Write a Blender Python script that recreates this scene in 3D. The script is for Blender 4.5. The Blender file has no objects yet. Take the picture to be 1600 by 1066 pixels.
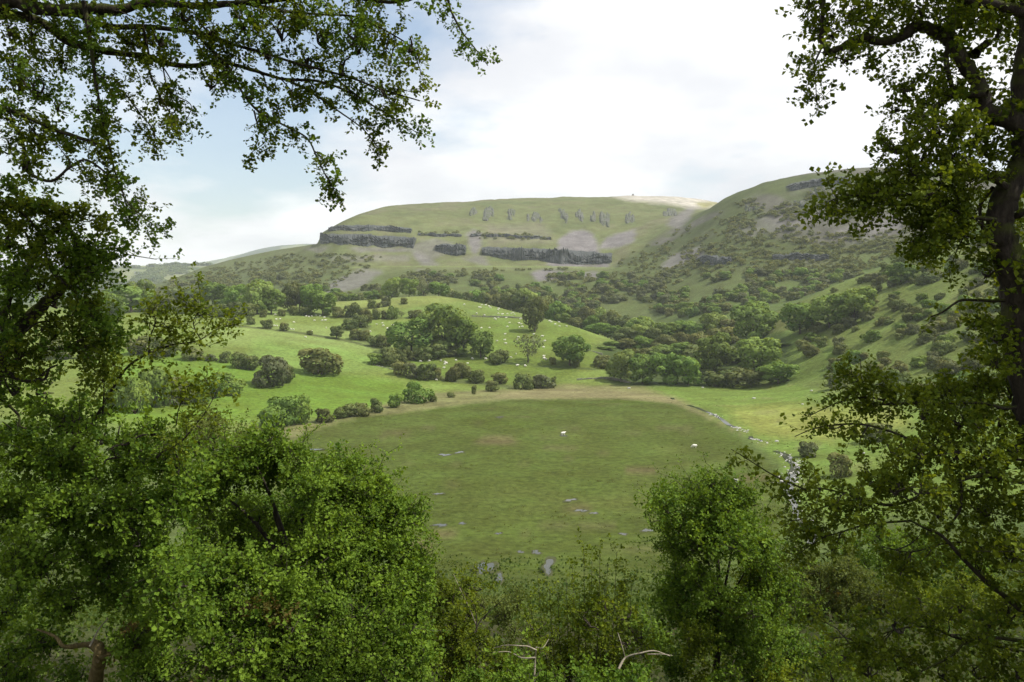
import bpy, math
import numpy as np
from mathutils import Vector

# ------------------------------------------------------------------ camera, sky, sun, exposure
SC = bpy.context.scene
COL = SC.collection
FPX, CX, CY = 1256.0, 800.0, 533.0          # focal length and centre in photograph pixels
EYE = 45.0                                   # eye height above the bog, metres
TH = math.atan(63.0 / FPX)                   # camera pitch, down
CT, ST = math.cos(TH), math.sin(TH)
cam = bpy.data.cameras.new('camera')
cam.sensor_width = 36.0
cam.lens = 36.0 * FPX / 1600.0
cam.clip_start = 0.05
cam.clip_end = 40000.0
camo = bpy.data.objects.new('camera', cam)
camo.location = (0, 0, EYE)
camo.rotation_euler = (math.pi / 2 - TH, 0, 0)
COL.objects.link(camo)
SC.camera = camo

SUN_AZ, SUN_EL = math.radians(99), math.radians(54)   # azimuth from the view direction towards the right
sdir = Vector((math.sin(SUN_AZ) * math.cos(SUN_EL), math.cos(SUN_AZ) * math.cos(SUN_EL), math.sin(SUN_EL)))
sun = bpy.data.lights.new('sun', 'SUN')
sun.energy = 4.8
sun.angle = math.radians(0.6)
sun.color = (1.0, 0.95, 0.86)
suno = bpy.data.objects.new('sun', sun)
suno.rotation_euler = sdir.to_track_quat('Z', 'Y').to_euler()
suno.location = (200, 100, 900)
COL.objects.link(suno)

W = bpy.data.worlds.new('World')
SC.world = W
W.use_nodes = True
nt = W.node_tree
nt.nodes.clear()
def N(tree, t, **kw):
    n = tree.nodes.new(t)
    for k, v in kw.items():
        setattr(n, k, v)
    return n
def lk(tree, a, b):
    tree.links.new(a, b)
sky = N(nt, 'ShaderNodeTexSky', sky_type='NISHITA', sun_disc=False)
sky.sun_elevation = SUN_EL
sky.sun_rotation = SUN_AZ
sky.air_density = 1.2
sky.dust_density = 1.5
skys = N(nt, 'ShaderNodeVectorMath', operation='SCALE'); skys.inputs['Scale'].default_value = 0.15
lk(nt, sky.outputs[0], skys.inputs[0])
tc = N(nt, 'ShaderNodeTexCoord')
sep = N(nt, 'ShaderNodeSeparateXYZ'); lk(nt, tc.outputs['Generated'], sep.inputs[0])
zc = N(nt, 'ShaderNodeMath', operation='MAXIMUM'); zc.inputs[1].default_value = 0.0
lk(nt, sep.outputs[2], zc.inputs[0])
za = N(nt, 'ShaderNodeMath', operation='ADD'); za.inputs[1].default_value = 0.22
lk(nt, zc.outputs[0], za.inputs[0])
dv = N(nt, 'ShaderNodeVectorMath', operation='DIVIDE')
cmb = N(nt, 'ShaderNodeCombineXYZ')
for i in range(3):
    lk(nt, za.outputs[0], cmb.inputs[i])
lk(nt, tc.outputs['Generated'], dv.inputs[0]); lk(nt, cmb.outputs[0], dv.inputs[1])
def wnoise(scale, detail, off, rough=0.55):
    m = N(nt, 'ShaderNodeVectorMath', operation='ADD'); m.inputs[1].default_value = off
    lk(nt, dv.outputs[0], m.inputs[0])
    n = N(nt, 'ShaderNodeTexNoise'); n.inputs['Scale'].default_value = scale
    n.inputs['Detail'].default_value = detail; n.inputs['Roughness'].default_value = rough
    lk(nt, m.outputs[0], n.inputs['Vector'])
    return n
def wramp(src, stops):
    r = N(nt, 'ShaderNodeValToRGB')
    el = r.color_ramp.elements
    while len(el) < len(stops):
        el.new(0.5)
    for e, (p, c) in zip(el, stops):
        e.position = p; e.color = (*c, 1)
    lk(nt, src, r.inputs[0])
    return r
cover = wramp(wnoise(0.62, 8, (3.1, 7.7, 0.4)).outputs[0], [(0.40, (0.10,) * 3), (0.50, (1, 1, 1))])
shade = wramp(wnoise(1.5, 7, (1.7, 2.9, 5.0), 0.5).outputs[0], [(0.30, (0.72, 0.74, 0.80)), (0.46, (0.84, 0.85, 0.885)), (0.62, (1.05, 1.05, 1.05))])
mixs = N(nt, 'ShaderNodeMix', data_type='RGBA')
lk(nt, cover.outputs[0], mixs.inputs['Factor']); lk(nt, skys.outputs[0], mixs.inputs['A']); lk(nt, shade.outputs[0], mixs.inputs['B'])
bg = N(nt, 'ShaderNodeBackground'); bg.inputs['Strength'].default_value = 1.0
lk(nt, mixs.outputs['Result'], bg.inputs['Color'])
wo = N(nt, 'ShaderNodeOutputWorld'); lk(nt, bg.outputs[0], wo.inputs['Surface'])

SC.view_settings.view_transform = 'Standard'
SC.view_settings.look = 'None'
SC.view_settings.exposure = 0.17
SC.view_settings.gamma = 1.0
SC.view_settings.use_curve_mapping = False
SC.render.engine = 'CYCLES'
cy = SC.cycles
cy.max_bounces = 7; cy.diffuse_bounces = 3; cy.glossy_bounces = 2; cy.transmission_bounces = 5
cy.transparent_max_bounces = 8; cy.volume_bounces = 1
cy.use_denoising = True
cy.sample_clamp_indirect = 6.0

# ------------------------------------------------------------------ helpers
rng = np.random.default_rng(11)

def ray(px, py):
    u = (np.asarray(px, float) - CX) / FPX
    v = (CY - np.asarray(py, float)) / FPX
    return np.stack([u, CT + v * ST, -ST + v * CT], -1)
def P(px, py, D):
    r = ray(px, py)
    return r * (np.asarray(D, float) / r[..., 1])[..., None] + np.array([0, 0, EYE])
def proj(X, Y, Z):
    z = Z - EYE
    fw = Y * CT - z * ST
    up = Y * ST + z * CT
    fw = np.maximum(fw, 0.05)
    return CX + FPX * X / fw, CY - FPX * up / fw

def _hash(ix, iy, seed):
    h = (ix.astype(np.int64) * 374761393 + iy.astype(np.int64) * 668265263 + seed * 1442695041) & 0xffffffff
    h = ((h ^ (h >> 13)) * 1274126177) & 0xffffffff
    return ((h ^ (h >> 16)) & 0xffff) / 65535.0
def vnoise(x, y, seed=0):
    ix, iy = np.floor(x), np.floor(y)
    fx, fy = x - ix, y - iy
    fx = fx * fx * (3 - 2 * fx); fy = fy * fy * (3 - 2 * fy)
    a = _hash(ix, iy, seed); b = _hash(ix + 1, iy, seed); c = _hash(ix, iy + 1, seed); d = _hash(ix + 1, iy + 1, seed)
    return (a * (1 - fx) + b * fx) * (1 - fy) + (c * (1 - fx) + d * fx) * fy
def fbm(x, y, oct=4, seed=0, gain=0.5):
    s = np.zeros_like(x); amp = 1.0; tot = 0
    for o in range(oct):
        s += amp * (vnoise(x, y, seed + o * 17) - 0.5); tot += amp
        x, y = x * 2.03 + 11.3, y * 2.03 + 5.7; amp *= gain
    return s / tot * 2     # about -1 .. 1

def sstep(e0, e1, x):
    t = np.clip((x - e0) / (e1 - e0), 0, 1)
    return t * t * (3 - 2 * t)

def in_poly(px, py, poly):
    inside = np.zeros(px.shape, bool)
    n = len(poly)
    for i in range(n):
        x1, y1 = poly[i]; x2, y2 = poly[(i + 1) % n]
        if y1 == y2:
            continue
        c = ((y1 > py) != (y2 > py)) & (px < (x2 - x1) * (py - y1) / (y2 - y1) + x1)
        inside ^= c
    return inside

def tag(o, label=None, cat=None, group=None, kind=None):
    if label: o['label'] = label
    if cat: o['category'] = cat
    if group: o['group'] = group
    if kind: o['kind'] = kind
    return o
def empty(name, loc=(0, 0, 0)):
    o = bpy.data.objects.new(name, None)
    o.empty_display_size = 0.5
    o.location = loc
    COL.objects.link(o)
    return o
def link(name, me, mat=None, parent=None, loc=None):
    o = bpy.data.objects.new(name, me)
    if mat is not None and not me.materials:
        me.materials.append(mat)
    if loc is not None:
        o.location = loc
    if parent is not None:
        o.parent = parent
        if loc is None and parent.type == 'EMPTY':
            o.location = -parent.location          # meshes are built in world coordinates
    COL.objects.link(o)
    return o

def mesh_np(name, V, F, face_attr=None, smooth=True):
    """V (n,3); F: int array (m,3) or (m,4), or a list of such arrays"""
    me = bpy.data.meshes.new(name)
    V = np.asarray(V, np.float32)
    Fs = [np.asarray(f, np.int32) for f in (F if isinstance(F, list) else [F]) if len(f)]
    loops = np.concatenate([f.ravel() for f in Fs])
    tot = np.concatenate([np.full(len(f), f.shape[1], np.int32) for f in Fs])
    start = np.concatenate([[0], np.cumsum(tot)[:-1]]).astype(np.int32)
    me.vertices.add(len(V)); me.vertices.foreach_set('co', V.ravel())
    me.loops.add(len(loops)); me.loops.foreach_set('vertex_index', loops)
    me.polygons.add(len(tot)); me.polygons.foreach_set('loop_start', start)
    me.polygons.foreach_set('use_smooth', np.full(len(tot), smooth, bool))
    if face_attr:
        for k, v in face_attr.items():
            a = me.attributes.new(k, 'FLOAT', 'FACE')
            a.data.foreach_set('value', np.asarray(v, np.float32))
    me.update(calc_edges=True)
    me.validate()
    return me

# ------------------------------------------------------------------ materials
def new_mat(name):
    m = bpy.data.materials.new(name)
    m.use_nodes = True
    t = m.node_tree
    t.nodes.clear()
    out = N(t, 'ShaderNodeOutputMaterial')
    return m, t, out

def leaf_mat(name, c0, c1, trans=0.42, trans_gain=1.25, obj_var=0.25, rough=0.6, hue_var=0.0, spec=0.12):
    """c0..c1: colour range over the leaf attribute 'tint'; each object also varies a little"""
    m, t, out = new_mat(name)
    at = N(t, 'ShaderNodeAttribute', attribute_name='tint')
    mx = N(t, 'ShaderNodeMix', data_type='RGBA')
    mx.inputs['A'].default_value = (*c0, 1); mx.inputs['B'].default_value = (*c1, 1)
    lk(t, at.outputs['Fac'], mx.inputs['Factor'])
    oi = N(t, 'ShaderNodeObjectInfo')
    hs = N(t, 'ShaderNodeHueSaturation')
    mr = N(t, 'ShaderNodeMapRange'); mr.inputs['To Min'].default_value = 1 - obj_var; mr.inputs['To Max'].default_value = 1 + obj_var
    lk(t, oi.outputs['Random'], mr.inputs['Value']); lk(t, mr.outputs[0], hs.inputs['Value'])
    mh = N(t, 'ShaderNodeMapRange'); mh.inputs['To Min'].default_value = 0.5 - hue_var; mh.inputs['To Max'].default_value = 0.5 + hue_var
    m2 = N(t, 'ShaderNodeMath', operation='MULTIPLY'); m2.inputs[1].default_value = 7.31
    m3 = N(t, 'ShaderNodeMath', operation='FRACT')
    lk(t, oi.outputs['Random'], m2.inputs[0]); lk(t, m2.outputs[0], m3.inputs[0]); lk(t, m3.outputs[0], mh.inputs['Value'])
    lk(t, mh.outputs[0], hs.inputs['Hue'])
    lk(t, mx.outputs['Result'], hs.inputs['Color'])
    b = N(t, 'ShaderNodeBsdfPrincipled'); b.inputs['Roughness'].default_value = rough
    b.inputs['Specular IOR Level'].default_value = spec
    lk(t, hs.outputs[0], b.inputs['Base Color'])
    tr = N(t, 'ShaderNodeBsdfTranslucent')
    g = N(t, 'ShaderNodeMix', data_type='RGBA', blend_type='MULTIPLY'); g.inputs['Factor'].default_value = 1
    g.inputs['B'].default_value = (1.15 * trans_gain, 1.0 * trans_gain, 0.45 * trans_gain, 1)
    lk(t, hs.outputs[0], g.inputs['A']); lk(t, g.outputs['Result'], tr.inputs['Color'])
    ms = N(t, 'ShaderNodeMixShader'); ms.inputs[0].default_value = trans
    lk(t, b.outputs[0], ms.inputs[1]); lk(t, tr.outputs[0], ms.inputs[2]); lk(t, ms.outputs[0], out.inputs['Surface'])
    return m

def rock_mat(name, stops, scale, stretch=(1, 1, 1), bump=0.6, dist=0.4, rough=0.9, moss=None):
    m, t, out = new_mat(name)
    tcn = N(t, 'ShaderNodeTexCoord')
    mp = N(t, 'ShaderNodeMapping'); mp.inputs['Scale'].default_value = stretch
    lk(t, tcn.outputs['Object'], mp.inputs[0])
    n1 = N(t, 'ShaderNodeTexNoise'); n1.inputs['Scale'].default_value = scale; n1.inputs['Detail'].default_value = 8; n1.inputs['Roughness'].default_value = 0.65
    lk(t, mp.outputs[0], n1.inputs['Vector'])
    r = N(t, 'ShaderNodeValToRGB')
    el = r.color_ramp.elements
    while len(el) < len(stops): el.new(0.5)
    for e, (p, c) in zip(el, stops):
        e.position = p; e.color = (*c, 1)
    lk(t, n1.outputs[0], r.inputs[0])
    b = N(t, 'ShaderNodeBsdfPrincipled'); b.inputs['Roughness'].default_value = rough
    b.inputs['Specular IOR Level'].default_value = 0.2
    col = r.outputs[0]
    if moss:
        gm = N(t, 'ShaderNodeNewGeometry'); sx = N(t, 'ShaderNodeSeparateXYZ'); lk(t, gm.outputs['Normal'], sx.inputs[0])
        n2 = N(t, 'ShaderNodeTexNoise'); n2.inputs['Scale'].default_value = scale * 0.35; n2.inputs['Detail'].default_value = 5
        lk(t, tcn.outputs['Object'], n2.inputs['Vector'])
        ad = N(t, 'ShaderNodeMath', operation='MULTIPLY_ADD'); ad.inputs[1].default_value = 0.45; lk(t, sx.outputs[2], ad.inputs[0]); lk(t, n2.outputs[0], ad.inputs[2])
        mr = N(t, 'ShaderNodeMapRange'); mr.inputs['From Min'].default_value = 0.5; mr.inputs['From Max'].default_value = 0.75
        lk(t, ad.outputs[0], mr.inputs['Value'])
        mm = N(t, 'ShaderNodeMix', data_type='RGBA'); mm.inputs['B'].default_value = (*moss, 1)
        lk(t, mr.outputs[0], mm.inputs['Factor']); lk(t, col, mm.inputs['A']); col = mm.outputs['Result']
    lk(t, col, b.inputs['Base Color'])
    bp = N(t, 'ShaderNodeBump'); bp.inputs['Strength'].default_value = bump; bp.inputs['Distance'].default_value = dist
    lk(t, n1.outputs[0], bp.inputs['Height']); lk(t, bp.outputs[0], b.inputs['Normal'])
    lk(t, b.outputs[0], out.inputs['Surface'])
    return m

def plain_mat(name, c, rough=0.8, noise=0.15, scale=4.0):
    m, t, out = new_mat(name)
    tcn = N(t, 'ShaderNodeTexCoord')
    n1 = N(t, 'ShaderNodeTexNoise'); n1.inputs['Scale'].default_value = scale; n1.inputs['Detail'].default_value = 4
    lk(t, tcn.outputs['Object'], n1.inputs['Vector'])
    mr = N(t, 'ShaderNodeMapRange'); mr.inputs['To Min'].default_value = 1 - noise; mr.inputs['To Max'].default_value = 1 + noise
    lk(t, n1.outputs[0], mr.inputs['Value'])
    hs = N(t, 'ShaderNodeHueSaturation'); hs.inputs['Color'].default_value = (*c, 1); lk(t, mr.outputs[0], hs.inputs['Value'])
    b = N(t, 'ShaderNodeBsdfPrincipled'); b.inputs['Roughness'].default_value = rough; b.inputs['Specular IOR Level'].default_value = 0.2
    lk(t, hs.outputs[0], b.inputs['Base Color']); lk(t, b.outputs[0], out.inputs['Surface'])
    return m

M = {}
M['leaf_tree'] = leaf_mat('broadleaf_foliage', (0.085, 0.150, 0.028), (0.200, 0.285, 0.058), 0.3, obj_var=0.22, hue_var=0.012)
M['leaf_haw'] = leaf_mat('hawthorn_foliage', (0.080, 0.112, 0.030), (0.185, 0.205, 0.068), 0.28, obj_var=0.22, hue_var=0.022)
M['leaf_pale'] = leaf_mat('fresh_foliage', (0.130, 0.205, 0.042), (0.265, 0.335, 0.085), 0.3, obj_var=0.15, hue_var=0.01)
M['leaf_grey'] = leaf_mat('sage_foliage', (0.100, 0.125, 0.055), (0.170, 0.185, 0.090), 0.3, obj_var=0.12)
M['leaf_near'] = leaf_mat('near_hawthorn_leaves', (0.046, 0.098, 0.008), (0.172, 0.268, 0.026), 0.32, 1.4, obj_var=0.05, rough=0.6, spec=0.14)
M['leaf_near_olive'] = leaf_mat('near_olive_leaves', (0.052, 0.088, 0.006), (0.180, 0.230, 0.018), 0.36, 1.5, obj_var=0.05, rough=0.6, spec=0.12)
M['leaf_rust'] = leaf_mat('near_rusty_leaves', (0.075, 0.095, 0.016), (0.165, 0.112, 0.036), 0.4, 1.2, obj_var=0.05, rough=0.5)
M['under'] = leaf_mat('undergrowth_leaves', (0.036, 0.068, 0.010), (0.092, 0.130, 0.022), 0.35, obj_var=0.1)
M['rush'] = leaf_mat('rush_blades', (0.085, 0.110, 0.020), (0.165, 0.160, 0.055), 0.4, obj_var=0.0)
M['bark'] = rock_mat('bark', [(0.3, (0.020, 0.016, 0.012)), (0.55, (0.055, 0.045, 0.034)), (0.75, (0.10, 0.085, 0.065))], 26, (1, 1, 0.25), 0.9, 0.02, 0.95)
M['bark_moss'] = rock_mat('mossy_bark', [(0.3, (0.018, 0.014, 0.011)), (0.55, (0.050, 0.040, 0.030)), (0.75, (0.09, 0.075, 0.058))], 30, (1, 1, 0.3), 1.0, 0.025, 0.95, moss=(0.055, 0.065, 0.012))
M['bark_pale'] = rock_mat('dead_wood', [(0.3, (0.16, 0.13, 0.09)), (0.6, (0.34, 0.30, 0.23)), (0.8, (0.48, 0.44, 0.36))], 22, (1, 1, 0.25), 0.7, 0.01, 0.9)
M['bark_straw'] = rock_mat('mossy_stump_wood', [(0.3, (0.10, 0.075, 0.03)), (0.6, (0.24, 0.185, 0.08)), (0.8, (0.34, 0.27, 0.14))], 18, (1, 1, 0.4), 0.9, 0.03, 0.95)
M['trunk_far'] = plain_mat('trunk_bark', (0.075, 0.062, 0.048), 0.95, 0.3, 0.8)
M['cliff'] = rock_mat('limestone_cliff_rock', [(0.34, (0.022, 0.028, 0.026)), (0.47, (0.055, 0.063, 0.060)), (0.58, (0.090, 0.094, 0.092)), (0.75, (0.20, 0.195, 0.18))], 0.42, (1, 1, 0.10), 1.0, 1.6)
M['outcrop'] = rock_mat('outcrop_rock', [(0.40, (0.080, 0.096, 0.038)), (0.50, (0.085, 0.092, 0.070)), (0.6, (0.13, 0.125, 0.112)), (0.75, (0.21, 0.20, 0.175))], 0.20, (1, 1, 0.35), 1.0, 2.0)
M['stone'] = rock_mat('pale_stone', [(0.3, (0.28, 0.27, 0.24)), (0.55, (0.50, 0.49, 0.45)), (0.8, (0.68, 0.67, 0.62))], 1.2, (1, 1, 1), 0.6, 0.1)
M['wall_stone'] = rock_mat('wall_stone', [(0.3, (0.12, 0.12, 0.10)), (0.55, (0.25, 0.24, 0.21)), (0.8, (0.38, 0.36, 0.32))], 1.5, (1, 1, 1), 0.7, 0.1)
M['wool'] = plain_mat('sheep_wool', (0.78, 0.75, 0.66), 0.95, 0.08, 6)
M['whitewash'] = plain_mat('whitewash', (0.78, 0.77, 0.73), 0.85, 0.06, 1)
M['slate'] = plain_mat('slate_roof', (0.10, 0.11, 0.13), 0.7, 0.2, 1)
M['timber'] = plain_mat('weathered_timber', (0.09, 0.075, 0.06), 0.95, 0.3, 5)

def water_mat():
    m, t, out = new_mat('stream_water')
    b = N(t, 'ShaderNodeBsdfPrincipled')
    b.inputs['Base Color'].default_value = (0.05, 0.055, 0.04, 1); b.inputs['Roughness'].default_value = 0.06
    b.inputs['IOR'].default_value = 1.33; b.inputs['Specular IOR Level'].default_value = 0.5
    n1 = N(t, 'ShaderNodeTexNoise'); n1.inputs['Scale'].default_value = 2.2; n1.inputs['Detail'].default_value = 3
    tcn = N(t, 'ShaderNodeTexCoord'); lk(t, tcn.outputs['Object'], n1.inputs['Vector'])
    bp = N(t, 'ShaderNodeBump'); bp.inputs['Strength'].default_value = 0.15; bp.inputs['Distance'].default_value = 0.05
    lk(t, n1.outputs[0], bp.inputs['Height']); lk(t, bp.outputs[0], b.inputs['Normal'])
    lk(t, b.outputs[0], out.inputs['Surface'])
    return m
M['water'] = water_mat()

# ------------------------------------------------------------------ terrain: heights through surveyed points
CP = []                                     # (X, Y, z)
def cp(px, py, D):                          # a point seen at a pixel, at an estimated distance
    q = P(px, py, D); CP.append((q[0], q[1], q[2]))
def cz(px, D, z):                           # a point of known height
    CP.append(((px - CX) / FPX * D, D, z))
for X, Y in [(-25, -14), (0, -14), (25, -14), (-25, 0), (0, 0), (25, 0), (-12, 5), (12, 5), (0, 8), (-25, 14), (25, 14), (-8, -8), (8, -8)]:
    CP.append((X, Y, 43.3 - 0.33 * Y + 0.03 * X))
for D, z in [(10, 40.0), (18, 37.4), (30, 33), (60, 21.5), (100, 8.5)]:
    for px in (-700, -200, 300, 800, 1300, 1800, 2300):
        cz(px, D, z + max(0, px - 1000) / 1000 * D * 0.055)
for px in (250, 500, 700, 850, 1000, 1150, 1250):
    cz(px, 135, 0.8 + (1.5 if px < 300 else 0))
for px in (1450, 1600, 1900, 2300): cz(px, 140, 2 + (px - 1300) * 0.022)
for px in (-700, -200, 50): cz(px, 140, 7)
for px in (450, 600, 750, 900, 1050, 1200): cz(px, 200, 0.4)
for px in (430, 600, 750, 900, 1050): cz(px, 290, 0.6)
for px in (600, 760, 900, 1040): cz(px, 380, 0.6)
for px, z in ((300, 5), (150, 8), (-100, 10), (-700, 14)): cz(px, 210, z)
for a in [(1300, 700, 235), (1400, 690, 225), (1250, 640, 310), (1150, 620, 365), (1350, 640, 295), (1450, 640, 270), (1600, 680, 190), (1600, 600, 260), (1900, 560, 240), (2300, 520, 230),
          (1020, 604, 420), (1100, 601, 425), (1200, 600, 415), (1260, 590, 400),
          (300, 640, 300), (250, 600, 345), (450, 612, 355), (100, 600, 340), (-150, 590, 340), (-700, 580, 330), (560, 625, 345), (600, 602, 400), (700, 612, 395), (850, 602, 430), (950, 598, 438),
          (450, 560, 435), (300, 540, 440), (150, 540, 440), (0, 530, 440), (-300, 525, 440), (600, 565, 460), (700, 565, 470), (790, 568, 470),
          (400, 508, 530), (200, 497, 550), (50, 490, 560), (-300, 485, 560), (-700, 480, 560), (500, 518, 530), (560, 520, 545), (630, 520, 540), (530, 494, 600), (440, 492, 585), (330, 490, 580),
          (680, 462, 680), (620, 465, 690), (560, 469, 700), (500, 473, 700), (750, 474, 670), (800, 488, 640), (850, 498, 620), (900, 515, 590), (940, 538, 560), (800, 515, 575), (720, 500, 600), (660, 485, 625), (870, 545, 510), (830, 560, 480), (900, 570, 470), (960, 570, 480),
          # behind the knoll
          (400, 482, 760), (250, 484, 760), (0, 482, 760), (-700, 480, 760), (560, 476, 800), (680, 474, 800), (760, 486, 800), (850, 508, 780), (920, 526, 720), (1000, 540, 640), (1080, 545, 590), (1150, 548, 540),
          # valley wood, right
          (1050, 575, 480), (1150, 570, 470), (1220, 540, 470), (1000, 505, 820), (1080, 505, 720), (1150, 500, 660),
          # near right slope and its crest
          (1300, 600, 365), (1300, 540, 430), (1250, 520, 480), (1220, 500, 540), (1300, 480, 510), (1300, 450, 570), (1240, 478, 580), (1450, 560, 330), (1450, 500, 390), (1450, 430, 470), (1430, 402, 540), (1370, 425, 560), (1500, 370, 540), (1600, 480, 350), (1600, 400, 430), (1600, 340, 540), (1900, 340, 420), (2300, 330, 400),
          # dip behind that crest
          (1200, 488, 680), (1300, 455, 690), (1400, 425, 690), (1500, 390, 690), (1600, 350, 690), (1900, 300, 690), (2300, 280, 690),
          # right hill face and skyline
          (1130, 470, 760), (1130, 440, 860), (1130, 400, 960), (1130, 360, 1050), (1130, 326, 1130), (1132, 312, 1190),
          (1220, 462, 780), (1220, 400, 900), (1220, 345, 1010), (1220, 300, 1090), (1220, 284, 1140),
          (1320, 430, 800), (1320, 360, 920), (1320, 300, 1020), (1320, 272, 1070), (1320, 265, 1130),
          (1420, 400, 800), (1420, 330, 930), (1420, 275, 1040), (1420, 266, 1120),
          (1550, 360, 800), (1550, 290, 950), (1550, 268, 1100), (1900, 280, 850), (1900, 255, 1050), (2300, 250, 1000),
          # escarpment: foot, track, cliffs, brow
          (900, 485, 880), (1000, 475, 880), (1060, 465, 870),
          (560, 462, 950), (700, 460, 940), (800, 462, 920), (900, 458, 960), (1000, 440, 980), (1060, 430, 980),
          (480, 450, 1060), (560, 440, 1060), (700, 440, 1050), (800, 438, 1050), (900, 434, 1060), (1000, 412, 1080), (1060, 395, 1080),
          (560, 418, 1150), (640, 417, 1150), (720, 417, 1150), (800, 417, 1150), (880, 418, 1150), (950, 418, 1150),
          (560, 414, 1168), (640, 413, 1168), (720, 413, 1168), (800, 413, 1168), (880, 414, 1168),
          (510, 395, 1240), (560, 390, 1245), (640, 390, 1245), (720, 398, 1220), (800, 404, 1200), (880, 410, 1190), (950, 411, 1180),
          (510, 371, 1285), (560, 368, 1290), (640, 372, 1290), (720, 380, 1260), (800, 387, 1230), (880, 392, 1225), (950, 396, 1220), (1000, 378, 1220), (1060, 362, 1210),
          (520, 357, 1330), (580, 350, 1340), (650, 350, 1350), (740, 345, 1400), (850, 350, 1390), (940, 352, 1370), (1010, 345, 1370), (1070, 338, 1350),
          (560, 336, 1430), (620, 325, 1480), (700, 322, 1520), (800, 318, 1540), (900, 316, 1560), (1000, 318, 1560), (1080, 324, 1560),
          (600, 323, 1530), (700, 317, 1640), (800, 311, 1700), (900, 308, 1760), (1000, 307, 1850), (1060, 309, 1900), (1110, 315, 1900),
          # nose and left end
          (503, 366, 1330), (497, 380, 1340), (470, 384, 1400), (430, 391, 1450), (400, 397, 1470), (360, 406, 1490), (320, 417, 1500), (270, 436, 1500), (220, 450, 1480),
          (470, 410, 1230), (400, 425, 1280), (330, 440, 1300), (430, 450, 1080), (330, 462, 1080), (250, 466, 1150),
          (100, 475, 1300), (-200, 478, 1300), (-700, 480, 1300), (100, 485, 1000), (-300, 484, 1000)]:
    cp(*a)
for px, D, z in [(600, 2300, 212), (800, 2300, 250), (1000, 2300, 262), (1120, 2300, 255), (1250, 1600, 200), (1450, 1600, 200), (1900, 1600, 210), (1250, 2300, 220), (1500, 2300, 210), (2200, 2300, 210), (2300, 1600, 210),
                 (450, 2000, 60), (300, 2000, 20), (150, 2000, 10), (0, 2000, 10), (-300, 2000, 10), (-700, 2000, 20), (500, 2000, 120),
                 (520, 2600, 120), (400, 2600, 40), (200, 2600, 40), (0, 2600, 40), (-300, 2600, 45), (-700, 2600, 50)]:
    cz(px, D, z)
for a in [(150, 447, 3000), (220, 445, 3000), (300, 446, 3000), (0, 445, 3000), (-300, 445, 3000), (-700, 445, 3000),
          (150, 430, 3400), (220, 430, 3400), (300, 430, 3400), (0, 430, 3400), (-300, 430, 3400), (420, 430, 3400),
          (130, 420, 3900), (200, 419, 3900), (280, 416, 3900), (340, 416, 3900), (0, 420, 3900), (-300, 420, 3900), (-700, 420, 3900), (420, 412, 3900),
          (130, 428, 5500), (300, 426, 5500), (-300, 428, 5500), (420, 404, 6500), (350, 418, 6500), (480, 384, 6800), (410, 388, 7600), (385, 394, 7600), (440, 384, 7800), (350, 408, 7600), (250, 430, 7600), (0, 430, 7600), (-700, 430, 7600), (520, 395, 8500)]:
    cp(*a)
for px in (650, 900, 1200, 1600, 2200):
    for D, z in ((3500, 230), (5500, 230), (8500, 230)):
        cz(px, D, z)
CP = np.array(CP)
S0 = 20.0
KA = 2.4
def _ul(X, Y):
    s = Y + S0
    return X / s * KA, np.log(s)
_cu, _cl = _ul(CP[:, 0], CP[:, 1])
_cv = (CP[:, 2] - EYE) / (CP[:, 1] + S0)
def _k(r2):
    return 0.5 * r2 * np.log(r2 + 1e-12)
LSC = 2.2
def _fit():
    n = len(CP)
    Q = np.stack([_cu, _cl * LSC], 1)
    d2 = ((Q[:, None] - Q[None]) ** 2).sum(-1)
    A = np.zeros((n + 3, n + 3))
    A[:n, :n] = _k(d2) + np.eye(n) * 2e-4
    A[:n, n] = 1; A[:n, n + 1:] = Q
    A[n, :n] = 1; A[n + 1:, :n] = Q.T
    return Q, np.linalg.solve(A, np.concatenate([_cv, [0, 0, 0]]))
_Q, _w = _fit()
def base_z(X, Y):
    u, l = _ul(X, Y)
    u, l = u.ravel(), l.ravel() * LSC
    o = np.empty(u.shape)
    for i in range(0, len(u), 20000):
        r2 = (u[i:i + 20000, None] - _Q[None, :, 0]) ** 2 + (l[i:i + 20000, None] - _Q[None, :, 1]) ** 2
        o[i:i + 20000] = _k(r2) @ _w[:-3] + _w[-3] + _w[-2] * u[i:i + 20000] + _w[-1] * l[i:i + 20000]
    return EYE + o.reshape(X.shape) * (Y + S0)

avals = np.concatenate([np.linspace(-1.35, -0.68, 36)[:-1], np.linspace(-0.68, 0.68, 500), np.linspace(0.68, 1.35, 36)[1:]])
svals = np.concatenate([np.exp(np.linspace(np.log(6), np.log(320), 120))[:-1], np.linspace(320, 800, 150)[:-1], np.linspace(800, 1850, 190)[:-1], np.exp(np.linspace(np.log(1850), np.log(9000), 64))])
GA, GS = np.meshgrid(avals, svals)
GX, GY = GA * GS, GS - S0
GZ = base_z(GX, GY)
_px, _py = proj(GX, GY, GZ)
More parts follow.
